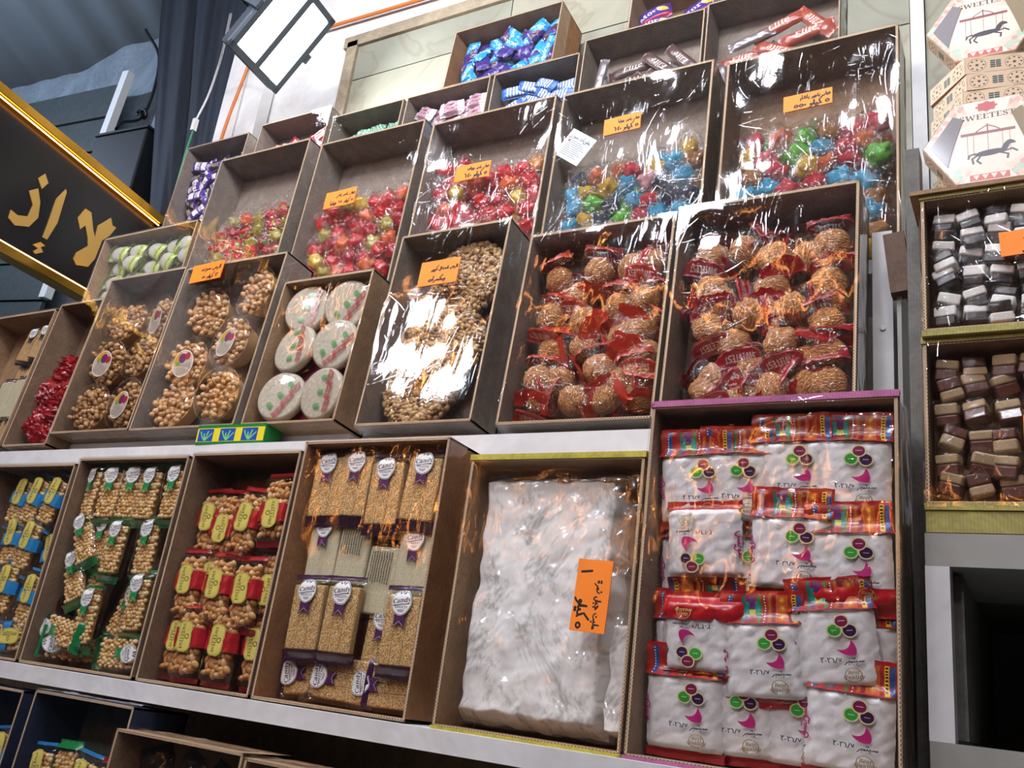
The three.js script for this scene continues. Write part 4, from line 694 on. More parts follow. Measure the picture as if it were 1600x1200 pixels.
// ---------------------------------------------------------------- wrapped gummies in the upper row
{
  const sugar = dataTex(128, (u, v, x, y) => { const r = Math.sin(x * 91.7 + y * 37.3) * 43758.5; const k = r - Math.floor(r); return 0.72 + 0.28 * (k > 0.72 ? 1 : tnoise(u, v, 20, 4) * 0.5 + 0.3); }, 2, true);
  const grain = dataTex(128, (u, v, x, y) => { const r = Math.sin(x * 53.1 + y * 97.7) * 43758.5; return 0.3 + 0.7 * (r - Math.floor(r)); }, 2);
  const jelly = (c) => phys(c, 0.22, { clearcoat: 0.6, clearcoatRoughness: 0.15, transmission: 0.12, thickness: 0 });
  const sugared = (c) => std(c, 0.7, { map: sugar, bumpMap: grain, bumpScale: 0.0014 });
  const PALETTE = { red: jelly(0xc81f26), crimson: jelly(0xa9182c), orange: jelly(0xd8622a), yellow: jelly(0xd9b62c), olive: jelly(0xa79a2e), purple: jelly(0x6d3a72), amber: jelly(0xc98436),
    'sugared red': sugared(0xc92636), 'sugared orange': sugared(0xd0652a), 'sugared yellow': sugared(0xdcb023), 'sugared green': sugared(0x66c028), 'sugared blue': sugared(0x3fa9cf), 'sugared black': sugared(0x33364a), 'sugared amber': sugared(0xa8702c), 'sugared pink': sugared(0xd8a0a0) };
  const shapes = [lump(0.021, 1, { sy: 0.85, sz: 0.8, amp: 0.42, freq: 1.5 }), lump(0.021, 2, { sx: 1.15, sz: 0.7, amp: 0.5, freq: 1.3 }), lump(0.02, 3, { sx: 0.8, sy: 1.2, sz: 0.8, amp: 0.45, freq: 1.8 })];
  const wraps = [1, 2, 3, 4].map((s) => pack({ L: 0.088, W: 0.056, T: 0.044, seal: 0.2, crumple: 0.0075, seed: s * 3.7, nu: 18, nv: 26 }).whole());
  const rind = (() => { const g = new THREE.SphereGeometry(0.0198, 20, 10, 0, TAU, 0, Math.PI * 0.42).rotateX(Math.PI); return g.scale(1, 0.9, 0.82); })(), RIND = jelly(0x4fae3a);
  const cache = new Map();
  const kind = (color, s, w, melon) => { const k = [color, s, w, melon].join(); if (!cache.has(k)) cache.set(k, proto((g) => { const b = mesh('gummy', shapes[s], PALETTE[color], g); if (melon) mesh('green_rind', rind, RIND, b); mesh('wrapper', wraps[w], WRAP, g); })); return cache.get(k); };
  function heap(tr, seed, colors, v0, vl, vr, where, group, melon) {
    const r = rng(seed), pitch = 0.0445, n = Math.floor((tr.w - 0.03) / pitch);
    const rows = Math.ceil((Math.max(vl, vr) - v0) / 0.0385);
    for (const layer of [0, 1]) for (let j = 0; j < rows; j++) {
      let k = 0;
      for (let i = 0; i < n; i++) {
        const u = 0.025 + (i + 0.5 + (j % 2 ? 0.22 : -0.22) * (layer ? -1 : 1) + (r() - 0.5) * 0.35) * (tr.w - 0.05) / n, v = v0 + 0.02 + j * 0.0385 + (r() - 0.5) * 0.016, top = vl + (vr - vl) * u / tr.w;
        const color = colors[Math.floor(r() * colors.length)], s = Math.floor(r() * 3), w = Math.floor(r() * 4), a = [(r() - 0.5) * 40, (r() - 0.5) * 40, u < 0.06 || u > tr.w - 0.06 ? (r() - 0.5) * 40 : r() * 360], z = -(layer ? 0.066 : 0.034) - r() * 0.006;
        if (v > top + 0.006 || (layer && r() < 0.25)) continue;
        const m = melon && /red|crimson/.test(color);
        const label = layer ? `${color} gummy half hidden behind ${rowName(j, rows)} row, ${ORD[k]} from left, ${where}` : `${color}${m ? ' and green' : ''} wrapped gummy, ${ORD[k]} from left in ${rowName(j, rows)} row, ${where}`;
        lay(tr, [kind(color, s, w, m)], 'wrapped_gummy', 'sweet', group, [[Math.max(0.028, Math.min(tr.w - 0.028, u)), v, z, a[2], 0, label, a[0], a[1]]]);
        k++;
      }
    }
  }
  heap(U2, 201, ['red', 'crimson', 'red', 'olive', 'orange', 'red', 'crimson'], 0.21, 0.375, 0.4, 'leftmost gummy box', 'gummies in the leftmost gummy box', true);
  heap(U3, 202, ['red', 'red', 'crimson', 'orange', 'orange', 'yellow', 'olive', 'red'], 0.15, 0.385, 0.385, 'second gummy box', 'gummies in the second gummy box');
  heap(U4, 203, ['red', 'red', 'crimson', 'red', 'orange', 'amber', 'yellow', 'red'], 0.16, 0.43, 0.37, 'third gummy box', 'gummies in the third gummy box');
  heap(U5, 204, ['sugared red', 'sugared red', 'sugared orange', 'sugared yellow', 'sugared green', 'sugared blue', 'sugared black', 'sugared amber', 'sugared pink', 'sugared blue'], 0.1, 0.33, 0.345, 'leaflet box', 'gummies in the leaflet box');
  heap(U6, 205, ['sugared red', 'sugared red', 'sugared orange', 'sugared yellow', 'sugared green', 'sugared blue', 'sugared blue', 'sugared amber', 'sugared green', 'sugared red'], 0.03, 0.34, 0.32, 'rightmost gummy box', 'gummies in the rightmost gummy box');
  // white leaflet behind the film of the fifth box
  const leaf = thing('leaflet', 'small white printed leaflet at the left of the sugared gummies', 'paper');
  mesh('sheet', new THREE.BoxGeometry(0.07, 0.07, 0.0006), std(0xffffff, 0.7, { map: canvasTex(128, 128, (c) => { c.fillStyle = '#dfe1e6'; c.fillRect(0, 0, 128, 128); c.fillStyle = '#7c7f88'; for (let i = 0; i < 9; i++) c.fillRect(16, 44 + i * 8, 70 + (i * 37 % 28), 3); c.strokeStyle = c.fillStyle = '#55586a'; arabic(c, 'حلويات سورى', 114, 32, 14, 3); c.fillStyle = '#a03040'; c.fillRect(14, 46, 10, 8); }) }), leaf);
  U5.put(leaf, 0.046, 0.376, -0.006, -0.62, 0, 0.1);
}
// ---------------------------------------------------------------- price cards
priceCard(U6, 0.162, 0.362, 0.088, 0.036, 0.02, [['جيلى بلجير باشام', 0.97, 0.36, 0.066, 5], ['٥ كيلو ٠٥٥', 0.94, 0.86, 0.12, 8]], 'orange price card on the rightmost gummy box');
priceCard(U5, 0.157, 0.4, 0.082, 0.042, 0.04, [['جيلى بلمبر جيلبا', 0.97, 0.36, 0.066, 5], ['٥ كيلو ٠٤٦', 0.94, 0.84, 0.115, 8]], 'orange price card on the leaflet gummy box');
priceCard(U4, 0.15, 0.356, 0.092, 0.042, 0.0, [['جيلى بلمبر جيلات', 0.97, 0.36, 0.066, 5], ['٥ كيلو ٠٤٦', 0.94, 0.84, 0.115, 8]], 'orange price card on the third gummy box from left');
priceCard(U3, 0.124, 0.357, 0.096, 0.048, 0.03, [['جيلى بلمبر بلدى', 0.97, 0.36, 0.07, 5], ['٥ كيلو ٠٤٦ جيلبا', 0.95, 0.82, 0.085, 6]], 'orange price card on the second gummy box from left');
priceCard(M5, 0.122, 0.322, 0.092, 0.057, 0.02, [['قرص فسدق كبير', 0.96, 0.4, 0.075, 6], ['ومكسران', 0.7, 0.84, 0.085, 7]], 'orange price card on the nut brittle tray');
priceCard(M3, 0.086, 0.405, 0.104, 0.05, 0.04, [['قرص سوده', 0.92, 0.4, 0.1, 6], ['٢١ كيلو ٠٥', 0.9, 0.86, 0.09, 6]], 'orange price card on the chickpea cup tray');
priceCard(R1, 0.138, 0.115, 0.088, 0.036, 0.04, [['نوجا ملبن شيكولاته', 0.97, 0.4, 0.062, 5], ['٥ كيلو سورى', 0.95, 0.86, 0.09, 6]], 'orange price card on the black and white nougat');
priceCard(R2, 0.145, 0.093, 0.07, 0.034, -0.02, [['نوجا ملبن فول', 0.97, 0.4, 0.08, 5], ['٥ كيلو سورى', 0.95, 0.86, 0.1, 6]], 'orange price card on the brown and cream nougat');

// ---------------------------------------------------------------- flow packs of the small top row and others
function packKind(L_, W_, T_, tex, seed, more = {}) { return proto((g) => { const pk = pack({ L: L_, W: W_, T: T_, seal: 0.11, crumple: 0.0016, seed, nu: 10, nv: 16, ...more }); mesh('wrapper', pk.whole(), tex, g); mesh('seal', mergeGeometries([pk.band(0.86, 1, [1, -1], 0.0003), pk.band(-1, -0.86, [1, -1], 0.0003)]), more.seal ?? tex, g); }); }
const art = (w, h, draw) => print(canvasTex(w, h, draw));
const word = (c, text, x, y, px, color, rot = 0, font = 'italic bold') => { c.save(); c.translate(x, y); c.rotate(rot); c.font = `${font} ${px}px serif`; c.textAlign = 'center'; c.fillStyle = color; c.fillText(text, 0, 0); c.restore(); };
function scatter(tr, kinds, name, cat, group, label, spots, seed, tilt = 30, zBase = -0.03) {
  const r = rng(seed), rows = new Map();
  spots.forEach((s) => { const k = s[3] ?? 0; if (!rows.has(k)) rows.set(k, []); rows.get(k).push(s); });
  const n = rows.size;
  [...rows.entries()].forEach(([j, row]) => row.sort((a, b) => a[0] - b[0]).forEach(([u, v, rz], i) => lay(tr, kinds, name, cat, group, [[u, v, zBase - r() * 0.03, rz, Math.floor(r() * kinds.length), `${label}, ${ORD[i]} from left in ${n === 1 ? 'the visible' : rowName(j, n)} row of its tray`, (r() - 0.5) * tilt, (r() - 0.5) * tilt]])));
}
const grid = (seed, u0, u1, v0, v1, nu, nv, spin = 360) => { const r = rng(seed), out = []; for (let j = 0; j < nv; j++) for (let i = 0; i < nu; i++) out.push([u0 + (u1 - u0) * (nu > 1 ? i / (nu - 1) : 0.5) + (r() - 0.5) * 0.02, v0 + (v1 - v0) * (nv > 1 ? j / (nv - 1) : 0.5) + (r() - 0.5) * 0.016, (r() - 0.5) * spin, j]); return out; };
const violetWhite = art(96, 192, (c, w, h) => { c.fillStyle = '#4c2f86'; c.fillRect(0, 0, w, h); c.fillStyle = '#e9e6e6'; c.fillRect(10, 40, w - 20, 50); c.fillRect(10, 104, w - 20, 50); word(c, 'Elite', 48, 84, 34, '#241a3a'); });
const violetDark = art(96, 192, (c, w, h) => { c.fillStyle = '#2a1c3c'; c.fillRect(0, 0, w, h); c.fillStyle = '#5a3f94'; c.fillRect(0, 150, w, 42); word(c, 'Elite', 56, 96, 52, '#d9c79a', -Math.PI / 2); });
scatter(T1, [packKind(0.075, 0.036, 0.016, violetWhite, 1), packKind(0.075, 0.036, 0.016, violetDark, 2), packKind(0.075, 0.036, 0.016, violetWhite, 3)], 'chocolate_bar', 'sweet', 'violet and white bars', 'violet and white chocolate bar', grid(301, 0.03, 0.25, 0.035, 0.255, 7, 6, 220), 11);
const redWhite = art(128, 64, (c, w, h) => { c.fillStyle = '#b02434'; c.fillRect(0, 0, w, h); c.fillStyle = '#e8ddd6'; c.fillRect(30, 8, 68, 48); c.fillStyle = '#a3433c'; c.fillRect(38, 18, 52, 8); c.fillRect(38, 34, 52, 6); });
scatter(T2, [packKind(0.036, 0.075, 0.018, redWhite, 4), packKind(0.036, 0.07, 0.018, redWhite, 5)], 'wrapped_toffee', 'sweet', 'red and white sweets', 'red and white wrapped sweet', grid(302, 0.045, 0.24, 0.215, 0.262, 6, 2, 120), 12);
const mint = art(64, 64, (c, w, h) => { c.fillStyle = '#5f9a7c'; c.fillRect(0, 0, w, h); c.strokeStyle = '#a9cdb8'; c.lineWidth = 5; for (let x = -64; x < 64; x += 18) { c.beginPath(); c.moveTo(x, 0); c.lineTo(x + 64, 64); c.stroke(); } });
scatter(T3, [packKind(0.05, 0.04, 0.018, mint, 6, { crumple: 0.004 }), packKind(0.05, 0.04, 0.018, mint, 7, { crumple: 0.004 })], 'mint_sweet', 'sweet', 'mint green sweets', 'mint green wrapped sweet', grid(303, 0.035, 0.22, 0.185, 0.222, 7, 2), 13);
const blush = art(96, 64, (c, w, h) => { c.fillStyle = '#b58f9c'; c.fillRect(0, 0, w, h); c.fillStyle = '#e4dcdc'; c.fillRect(0, 0, 22, h); c.fillRect(74, 0, 22, h); c.fillStyle = '#8e4a52'; c.fillRect(34, 20, 30, 6); c.fillRect(34, 34, 30, 6); });
scatter(T4, [packKind(0.045, 0.08, 0.022, blush, 8, { crumple: 0.004 }), packKind(0.045, 0.075, 0.022, blush, 9, { crumple: 0.004 })], 'pink_sweet', 'sweet', 'pale pink sweets', 'pale pink wrapped sweet', grid(304, 0.045, 0.225, 0.185, 0.232, 5, 2, 70), 14);
const stripe = art(128, 64, (c, w, h) => { c.fillStyle = '#2f6cc0'; c.fillRect(0, 0, w, h); c.fillStyle = '#d6dade'; for (let x = 26; x < 110; x += 14) c.fillRect(x, 6, 8, 52); c.strokeStyle = '#3a3f4a'; c.lineWidth = 2; c.strokeRect(24, 6, 82, 52); });
scatter(T5, [packKind(0.035, 0.085, 0.016, stripe, 10), packKind(0.035, 0.08, 0.016, stripe, 11)], 'striped_sweet', 'sweet', 'blue striped sweets', 'blue and white striped sweet', grid(305, 0.05, 0.2, 0.18, 0.235, 4, 3, 80), 15);
const violet = art(96, 96, (c, w, h) => { c.fillStyle = '#3f2a78'; c.fillRect(0, 0, w, h); c.strokeStyle = '#5c46a0'; c.lineWidth = 3; c.strokeRect(12, 12, 72, 72); c.beginPath(); c.moveTo(48, 0); c.lineTo(48, 96); c.moveTo(0, 48); c.lineTo(96, 48); c.stroke(); });
const azure = art(96, 128, (c, w, h) => { c.fillStyle = '#3f2a78'; c.fillRect(0, 0, w, h); c.fillStyle = '#2f9ad8'; c.beginPath(); c.moveTo(0, 0); c.lineTo(w, 0); c.lineTo(w, 40); c.lineTo(0, 110); c.fill(); c.fillStyle = '#5a3422'; c.fillRect(60, 60, 20, 50); word(c, 'BOCTOC', 46, 62, 24, '#f0f4f8', -0.6, 'bold'); });
scatter(T6, [packKind(0.07, 0.045, 0.02, violet, 12, { crumple: 0.003 }), packKind(0.075, 0.045, 0.02, azure, 13, { crumple: 0.003 }), packKind(0.07, 0.045, 0.02, azure, 14, { crumple: 0.003 })], 'violet_sweet', 'sweet', 'violet and blue sweets', 'violet and blue wrapped sweet', grid(306, 0.04, 0.32, 0.035, 0.178, 7, 5), 16, 40, -0.035);
const stick = (bg, fg) => art(64, 256, (c, w, h) => { c.fillStyle = bg; c.fillRect(0, 0, w, h); c.fillStyle = 'rgba(230,220,215,0.22)'; c.fillRect(0, 0, 8, h); word(c, 'Elite', 44, 128, 44, fg, -Math.PI / 2); });
const brown = stick('#5b4540', '#d8ccc0'), rust = stick('#a04a36', '#e6d2c4'), silver = foil(0x8b8384, { metalness: 0.4 });
scatter(T7, [packKind(0.125, 0.03, 0.016, brown, 15), packKind(0.12, 0.026, 0.014, silver, 16), packKind(0.125, 0.03, 0.016, brown, 17)], 'chocolate_stick', 'sweet', 'brown chocolate sticks', 'dark brown chocolate stick', [[0.05, 0.16, 8, 0], [0.1, 0.165, -44, 0], [0.15, 0.16, -52, 0], [0.205, 0.165, 40, 0], [0.25, 0.17, 48, 0], [0.115, 0.235, -80, 1], [0.195, 0.21, 46, 1], [0.245, 0.225, 40, 1], [0.04, 0.205, -10, 1]], 17, 16);
scatter(T8, [packKind(0.125, 0.032, 0.018, rust, 18), packKind(0.125, 0.032, 0.018, rust, 19), packKind(0.11, 0.026, 0.014, silver, 20)], 'chocolate_stick', 'sweet', 'rust red chocolate sticks', 'rust red chocolate stick', [[0.03, 0.13, 4, 0], [0.075, 0.18, -85, 0], [0.12, 0.16, -40, 0], [0.16, 0.17, 60, 0], [0.21, 0.16, -75, 0], [0.1, 0.215, -80, 1], [0.16, 0.235, -70, 1], [0.22, 0.2, -80, 1], [0.255, 0.225, 40, 1]], 18, 16);
const purpleYellow = art(128, 96, (c, w, h) => { c.fillStyle = '#47277e'; c.fillRect(0, 0, w, h); c.fillStyle = '#d9b82c'; c.beginPath(); c.ellipse(96, 40, 26, 14, 0.6, 0, TAU); c.fill(); c.fillStyle = '#b02040'; c.fillRect(0, 76, w, 20); word(c, 'Moro', 52, 56, 36, '#efe8f4', -0.3, 'bold'); });
scatter(T9, [packKind(0.06, 0.1, 0.024, purpleYellow, 21), packKind(0.055, 0.09, 0.024, purpleYellow, 22)], 'violet_bar', 'sweet', 'violet and yellow sweets', 'violet and yellow wrapped bar', grid(307, 0.06, 0.17, 0.04, 0.12, 2, 3, 60), 19, 20, -0.04);
// red crumpled bags, left of the nut cups
const redVeil = phys(0xa3121e, 0.2, { clearcoat: 0.8, clearcoatRoughness: 0.1, transmission: 0.15, thickness: 0, side: THREE.DoubleSide });
scatter(M1, [packKind(0.09, 0.075, 0.04, redVeil, 23, { crumple: 0.009, nu: 18, nv: 22 }), packKind(0.085, 0.07, 0.04, redVeil, 24, { crumple: 0.01, nu: 18, nv: 22 })], 'red_bag', 'bag', 'crumpled red sweet bags', 'crumpled shiny red sweet bag', grid(308, 0.05, 0.13, 0.045, 0.22, 2, 4), 20, 50, -0.034);
// white sweets with lime bands beside the sign
{
  const NOUGAT = std(0xe6e4dc, 0.8, { map: fibre }), lime = print(canvasTex(96, 48, (c, w, h) => { c.fillStyle = '#b3c468'; c.fillRect(0, 0, w, h); c.fillStyle = '#56603a'; for (let i = 0; i < 7; i++) c.fillRect(14 + i * 10, 18, 6, 12); }));
  const kinds = [1, 2].map((s) => proto((g) => { const pk = pack({ L: 0.092, W: 0.056, T: 0.026, seal: 0.08, crumple: 0.002, seed: s + 30 }); mesh('nougat_piece', lump(0.026, s + 4, { sx: 0.95, sy: 1.35, sz: 0.36, amp: 0.1 }), NOUGAT, g); mesh('wrapper', pk.whole(), WRAP, g); mesh('lime_band', pk.band(-0.85, -0.3), lime, g); mesh('lime_band', pk.band(0.72, 1), lime, g); }));
  scatter(U1, kinds, 'lime_sweet', 'sweet', 'lime-banded white sweets', 'white sweet in lime-banded wrapper', grid(309, 0.055, 0.345, 0.16, 0.345, 5, 5, 24).map(([u, v, r, j]) => [u, v, r + 74, j]), 21, 10, -0.024);
}
// ---------------------------------------------------------------- nougat cubes in the right bay
{
  const whites = std(0xfaf7f0, 0.85, { map: WHITE_PAINT.map }), black = phys(0x241a18, 0.35, { clearcoat: 0.4 }), brownN = phys(0x5a2f22, 0.4, { clearcoat: 0.3 }), creamN = std(0xd8c9b0, 0.85, { map: stone([0.86, 0.8, 0.7], [0.6, 0.42, 0.3], 61) });
  const kind = (a, b, s) => proto((g) => {
    const r = rng(s), f = 0.4 + r() * 0.15;
    mesh('pale_layer', new RoundedBoxGeometry(0.028, 0.029 * f, 0.022, 3, 0.003).translate(0, 0.0145 - 0.0145 * f, 0), a, g); mesh('dark_layer', new RoundedBoxGeometry(0.0278, 0.029 * (1 - f), 0.022, 3, 0.003).translate(0, -0.0145 * f, 0), b, g);
    mesh('wrapper', pack({ L: 0.046, W: 0.036, T: 0.032, seal: 0.16, crumple: 0.0028, seed: s * 2.7, nu: 12, nv: 14 }).whole(), WRAP, g);
  });
  const fill = (tr, kinds, name, where, seed, nv, vTop) => {
    const r = rng(seed), nu = 8;
    for (let j = 0; j < nv; j++) for (let i = 0; i < nu; i++) {
      const u = 0.026 + i * 0.0335 + (r() - 0.5) * 0.008, v = 0.022 + j * vTop / nv + (r() - 0.5) * 0.008, up = r() < 0.35 ? 180 : 0;
      lay(tr, kinds, name, 'sweet', where, [[u, v, -0.022 - r() * 0.012, up + (r() - 0.5) * 36, Math.floor(r() * kinds.length), `${where.split(' in ')[0].replace(/cubes/, 'cube')}, ${ORD[i]} from left in ${rowName(j, nv)} row of its tray`, (r() - 0.5) * 30, (r() - 0.5) * 30]]);
    }
  };
  fill(R1, [kind(whites, black, 1), kind(whites, black, 2), kind(whites, black, 3)], 'nougat_cube', 'black and white nougat cubes in the right bay', 401, 6, 0.19);
  fill(R2, [kind(creamN, brownN, 4), kind(creamN, brownN, 5), kind(creamN, brownN, 6)], 'nougat_cube', 'brown and cream nougat cubes in the right bay', 402, 6, 0.212);
}
// ---------------------------------------------------------------- six-sided gift boxes above the nougat
{
  const side = canvasTex(256, 96, (c, w, h) => {
    c.fillStyle = '#d3b999'; c.fillRect(0, 0, w, h); c.strokeStyle = c.fillStyle = '#4c4036';
    for (const x of [50, 206]) { for (let a = 0; a < 8; a++) { c.beginPath(); c.ellipse(x + 28 * Math.cos(a * TAU / 8), 48 + 28 * Math.sin(a * TAU / 8), 5, 4, a, 0, TAU); c.fill(); } c.beginPath(); c.arc(x, 48, 7, 0, TAU); c.fill(); c.lineWidth = 1.5; c.beginPath(); c.arc(x, 48, 38, 0, TAU); c.stroke(); }
    c.fillStyle = '#2c4a4a'; c.fillRect(106, 26, 44, 44); c.strokeStyle = '#d3b999'; c.lineWidth = 3; for (let k = 0; k < 3; k++) { c.beginPath(); c.moveTo(106, 36 + k * 12); c.lineTo(150, 36 + k * 12); c.stroke(); } c.beginPath(); c.moveTo(128, 26); c.lineTo(128, 70); c.stroke();
  });
  const face = canvasTex(512, 512, (c, w, h) => {
    c.fillStyle = '#e3c6b2'; c.fillRect(0, 0, w, h);
    const r = rng(12); for (let i = 0; i < 240; i++) { const a = r() * TAU, q = 190 + r() * 70; c.fillStyle = ['#d99a8a', '#a9c4ac', '#e2b49c'][i % 3]; c.beginPath(); c.arc(256 + q * Math.cos(a), 256 + q * Math.sin(a), 14, 0, TAU); c.fill(); }
    c.fillStyle = '#ead2bf'; c.beginPath(); c.moveTo(150, 0); c.lineTo(362, 0); c.lineTo(320, 150); c.lineTo(192, 150); c.fill(); c.beginPath(); c.ellipse(256, 280, 165, 130, 0, 0, TAU); c.fill(); c.beginPath(); c.moveTo(200, 400); c.lineTo(312, 400); c.lineTo(380, 512); c.lineTo(132, 512); c.fill();
    c.fillStyle = '#b94a48'; c.save(); c.translate(256, 70); for (const k of [0, Math.PI / 4]) { c.save(); c.scale(1.5, 1); c.rotate(k); c.fillRect(-22, -22, 44, 44); c.restore(); } c.restore();
    c.fillStyle = '#54403a'; c.font = 'bold 40px serif'; c.textAlign = 'center'; c.fillText('SWEETEST', 256, 138);
    c.strokeStyle = '#7a4a48'; c.lineWidth = 5; c.fillStyle = '#8a4e4a'; c.fillRect(150, 208, 212, 16); c.beginPath(); c.moveTo(256, 168); c.lineTo(256, 208); c.moveTo(256, 176); c.quadraticCurveTo(220, 196, 210, 208); c.moveTo(256, 176); c.quadraticCurveTo(292, 196, 302, 208); c.stroke();
    c.lineWidth = 2; for (const x of [176, 200, 256, 312, 340]) { c.beginPath(); c.moveTo(x, 224); c.lineTo(x, 340); c.stroke(); }
    c.fillStyle = '#3f3a40'; c.beginPath(); c.ellipse(262, 330, 60, 16, -0.06, 0, TAU); c.fill(); c.beginPath(); c.moveTo(300, 330); c.quadraticCurveTo(316, 280, 338, 276); c.quadraticCurveTo(362, 284, 360, 298); c.lineTo(338, 300); c.quadraticCurveTo(330, 330, 310, 340); c.fill();
    c.strokeStyle = '#3f3a40'; c.lineWidth = 8; for (const q of [[[310, 336], [346, 326], [366, 344]], [[300, 338], [330, 352], [326, 376]], [[216, 336], [192, 352], [196, 382]], [[226, 340], [210, 366], [226, 386]], [[206, 326], [182, 332], [176, 352]]]) { c.beginPath(); c.moveTo(...q[0]); c.lineTo(...q[1]); c.lineTo(...q[2]); c.stroke(); }
    c.fillStyle = '#c25a52'; c.fillRect(180, 440, 152, 34); c.fillStyle = '#ead2bf'; for (let x = 192; x < 320; x += 34) { c.beginPath(); c.moveTo(x, 444); c.lineTo(x + 26, 444); c.lineTo(x + 13, 468); c.fill(); }
  });
  const SIDE = std(0xffffff, 0.6, { map: side }), FACE = print(face), PLAIN = std(0xc9ad8c, 0.7, { map: fibre });
  const hex = (R, h) => proto((g) => {          // lies flat: axis up
    const pts = Array.from({ length: 6 }, (_, i) => [R * Math.sin((i + 0.5) * TAU / 6), R * Math.cos((i + 0.5) * TAU / 6)]);
    for (let i = 0; i < 6; i++) { const a = pts[i], b = pts[(i + 1) % 6]; const q = new THREE.BoxGeometry(R, h, 0.002); const m = mesh('side_panel', q, SIDE, g); m.position.set((a[0] + b[0]) / 2, h / 2, (a[1] + b[1]) / 2); m.rotation.y = Math.atan2((a[0] + b[0]) / 2, (a[1] + b[1]) / 2); }
    const cap = new THREE.CircleGeometry(R, 6, TAU / 12 * 0).rotateX(-Math.PI / 2).rotateY(TAU / 12 * 0);
    const base = mesh('base', new THREE.CylinderGeometry(R, R, 0.002, 6).rotateY(TAU / 12).translate(0, 0.001, 0), PLAIN, g);
    mesh('lid', new THREE.CylinderGeometry(R + 0.001, R + 0.001, 0.003, 6).rotateY(TAU / 12).translate(0, h, 0), PLAIN, g);
    const lp = new THREE.CircleGeometry(R * 0.99, 6, 0); mesh('printed_face', lp.rotateX(-Math.PI / 2).translate(0, h + 0.0022, 0), FACE, g);
    // two see-through windows beside the printed middle, each with sweets showing under it
    for (const s of [-1, 1]) { const w = new THREE.Shape(); w.moveTo(s * R * 0.36, R * 0.5); w.lineTo(s * R * 0.52, R * 0.6); w.lineTo(s * R * 0.88, 0); w.lineTo(s * R * 0.62, -R * 0.48); w.quadraticCurveTo(s * R * 0.5, 0.06 * R, s * R * 0.36, R * 0.5); mesh('window', new THREE.ShapeGeometry(w).rotateX(-Math.PI / 2).translate(0, h + 0.003, 0), phys(s < 0 ? 0x8f8a8c : 0x9a8a70, 0.12, { clearcoat: 1, side: THREE.DoubleSide }), g); }
  });
  const flat = hex(0.082, 0.0285), G = 'six-sided gift boxes above the nougat';
  for (let i = 0; i < 9; i++) { const o = copyOf(flat, 'gift_box', `six-sided beige gift box lying flat, ${['lowest', 'second', 'third', 'fourth', 'fifth', 'sixth', 'seventh', 'eighth', 'topmost'][i]} of the stack`, 'gift box', G); o.position.set(-0.028 + (i % 2 ? 0.003 : -0.001), 0.722 + i * 0.0288, -0.2); o.rotation.y = 0.12 + (i % 3) * 0.03; }
  for (const [x, y, z, lab, lean] of [[-0.03, 0.79, -0.062, 'six-sided gift box standing with carousel print, in front of the stack', 0.12], [-0.03, 1.075, -0.17, 'six-sided gift box with carousel print, leaning above the stack', 0.12]]) {
    const o = copyOf(flat, 'gift_box', lab, 'gift box', G); o.position.set(x, y, z - 0.03); o.rotation.set(Math.PI / 2 - lean, 0, 0.0, 'YXZ');
  }
  const plate = tag(mesh('shelf_board', bx(0.5, 0.006, 0.26, 0.12, 0.7185, -0.18), KRAFT), 'thin board under the stack of gift boxes', 'shelf');
}
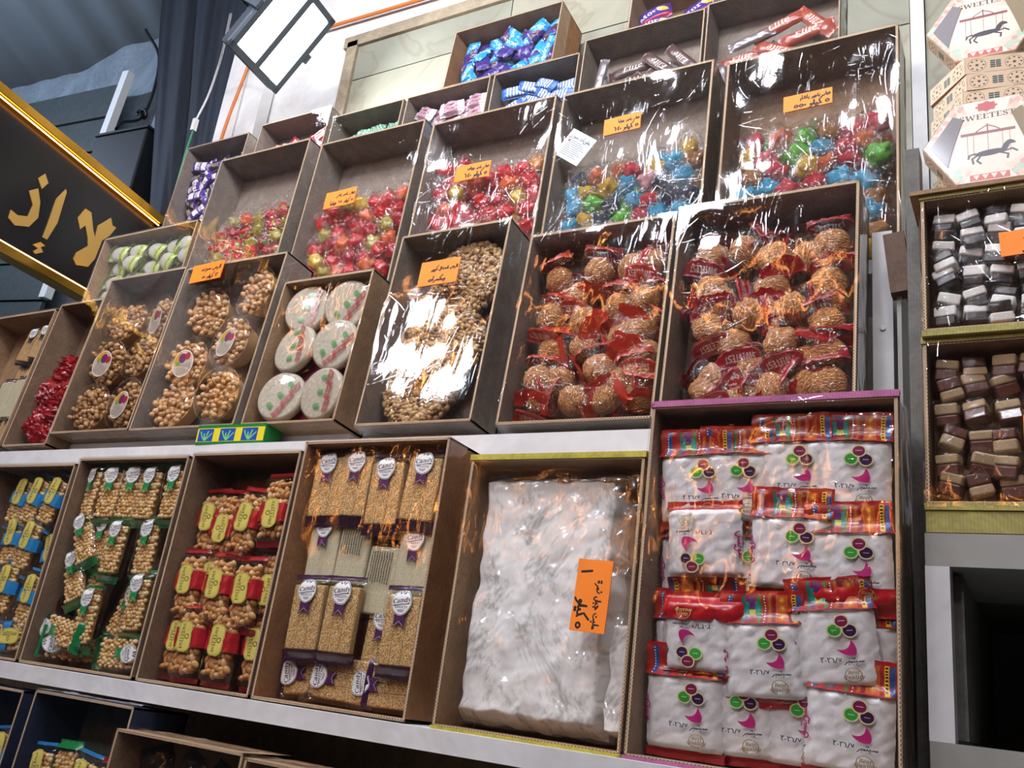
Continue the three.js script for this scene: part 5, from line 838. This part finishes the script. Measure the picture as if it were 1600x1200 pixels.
// ---------------------------------------------------------------- yellow, green and blue carton on the middle shelf
{
  const map = canvasTex(256, 96, (c, w, h) => { c.fillStyle = '#e6d22e'; c.fillRect(0, 0, w, h); c.fillStyle = '#1e7a34'; c.fillRect(0, 0, w, 16); c.fillRect(0, 84, w, 12); for (let x = 6; x < w; x += 84) { c.fillStyle = '#1c4fa8'; c.fillRect(x, 20, 58, 62); c.strokeStyle = '#7ec86a'; c.lineWidth = 5; for (let k = 0; k < 4; k++) { c.beginPath(); c.moveTo(x + 28, 78); c.quadraticCurveTo(x + 12 + k * 10, 56, x + 8 + k * 15, 30 + (k % 2) * 10); c.stroke(); } } });
  const o = thing('small_carton', 'small yellow, green and blue carton on the edge of the middle shelf', 'carton');
  mesh('carton_body', new THREE.BoxGeometry(0.19, 0.042, 0.05), std(0xffffff, 0.4, { map }), o); mesh('end_flap', bx(0.002, 0.04, 0.048, 0.096, 0, 0), std(0x1e7a34, 0.4), o);
  o.position.set(-1.44, 0.43, -0.075 - 0.065); o.rotation.y = 0.02;
}
// ---------------------------------------------------------------- boxes at the bottom edge
const B0 = tray('dark navy box cut off at the lower left corner', { x: -1.98, y: -0.558, z: 0.05, w: 0.31, h: 0.45, d: 0.12, tilt: 3, mat: NAVY_BOARD, group: 'boxes at the bottom edge' });
const B1 = tray('navy-edged box of mixed bars at the lower left', { x: -1.6, y: -0.558, z: 0.075, w: 0.27, h: 0.458, d: 0.12, tilt: 3, mat: NAVY_BOARD, inner: board(0x55605c), group: 'boxes at the bottom edge' });
const B2 = tray('brown box with dark sweets at the bottom edge, left one', { x: -1.318, y: -0.558, z: 0.1, w: 0.285, h: 0.425, d: 0.11, tilt: 2, mat: KRAFT, group: 'boxes at the bottom edge' });
const B3 = tray('brown box with film on top at the bottom edge, right one', { x: -1.028, y: -0.558, z: 0.1, w: 0.3, h: 0.42, d: 0.11, tilt: 2, mat: KRAFT, group: 'boxes at the bottom edge' });
lay(B1, [greenBars[0], blueBars[0], redBars[0]], 'mixed_bar', 'sweet bar', 'mixed bars at the lower left', [[0.045, 0.31, -0.03, 4, 1, 'blue-banded bar at the left of the lower left box'], [0.105, 0.32, -0.03, 182, 0, 'green bar in the middle of the lower left box'], [0.16, 0.31, -0.028, -6, 1, 'yellow-labelled bar right of centre in the lower left box'], [0.222, 0.305, -0.035, 3, 2, 'red peanut bar at the right of the lower left box']]);
lay(B0, [redBars[1], blueBars[1]], 'mixed_bar', 'sweet bar', 'bars in the navy corner box', [[0.26, 0.32, -0.035, 8, 1, 'blue-banded bar in the navy corner box']]);
const darkFoil = foil(0x1a1614);
scatter(B2, [packKind(0.1, 0.07, 0.03, darkFoil, 41, { crumple: 0.005 })], 'dark_packet', 'packet', 'dark packets at the bottom edge', 'black shiny packet', [[0.06, 0.36, 20, 0], [0.14, 0.37, -30, 0], [0.22, 0.355, 60, 0]], 51, 20);
renderer.render(scene, camera);
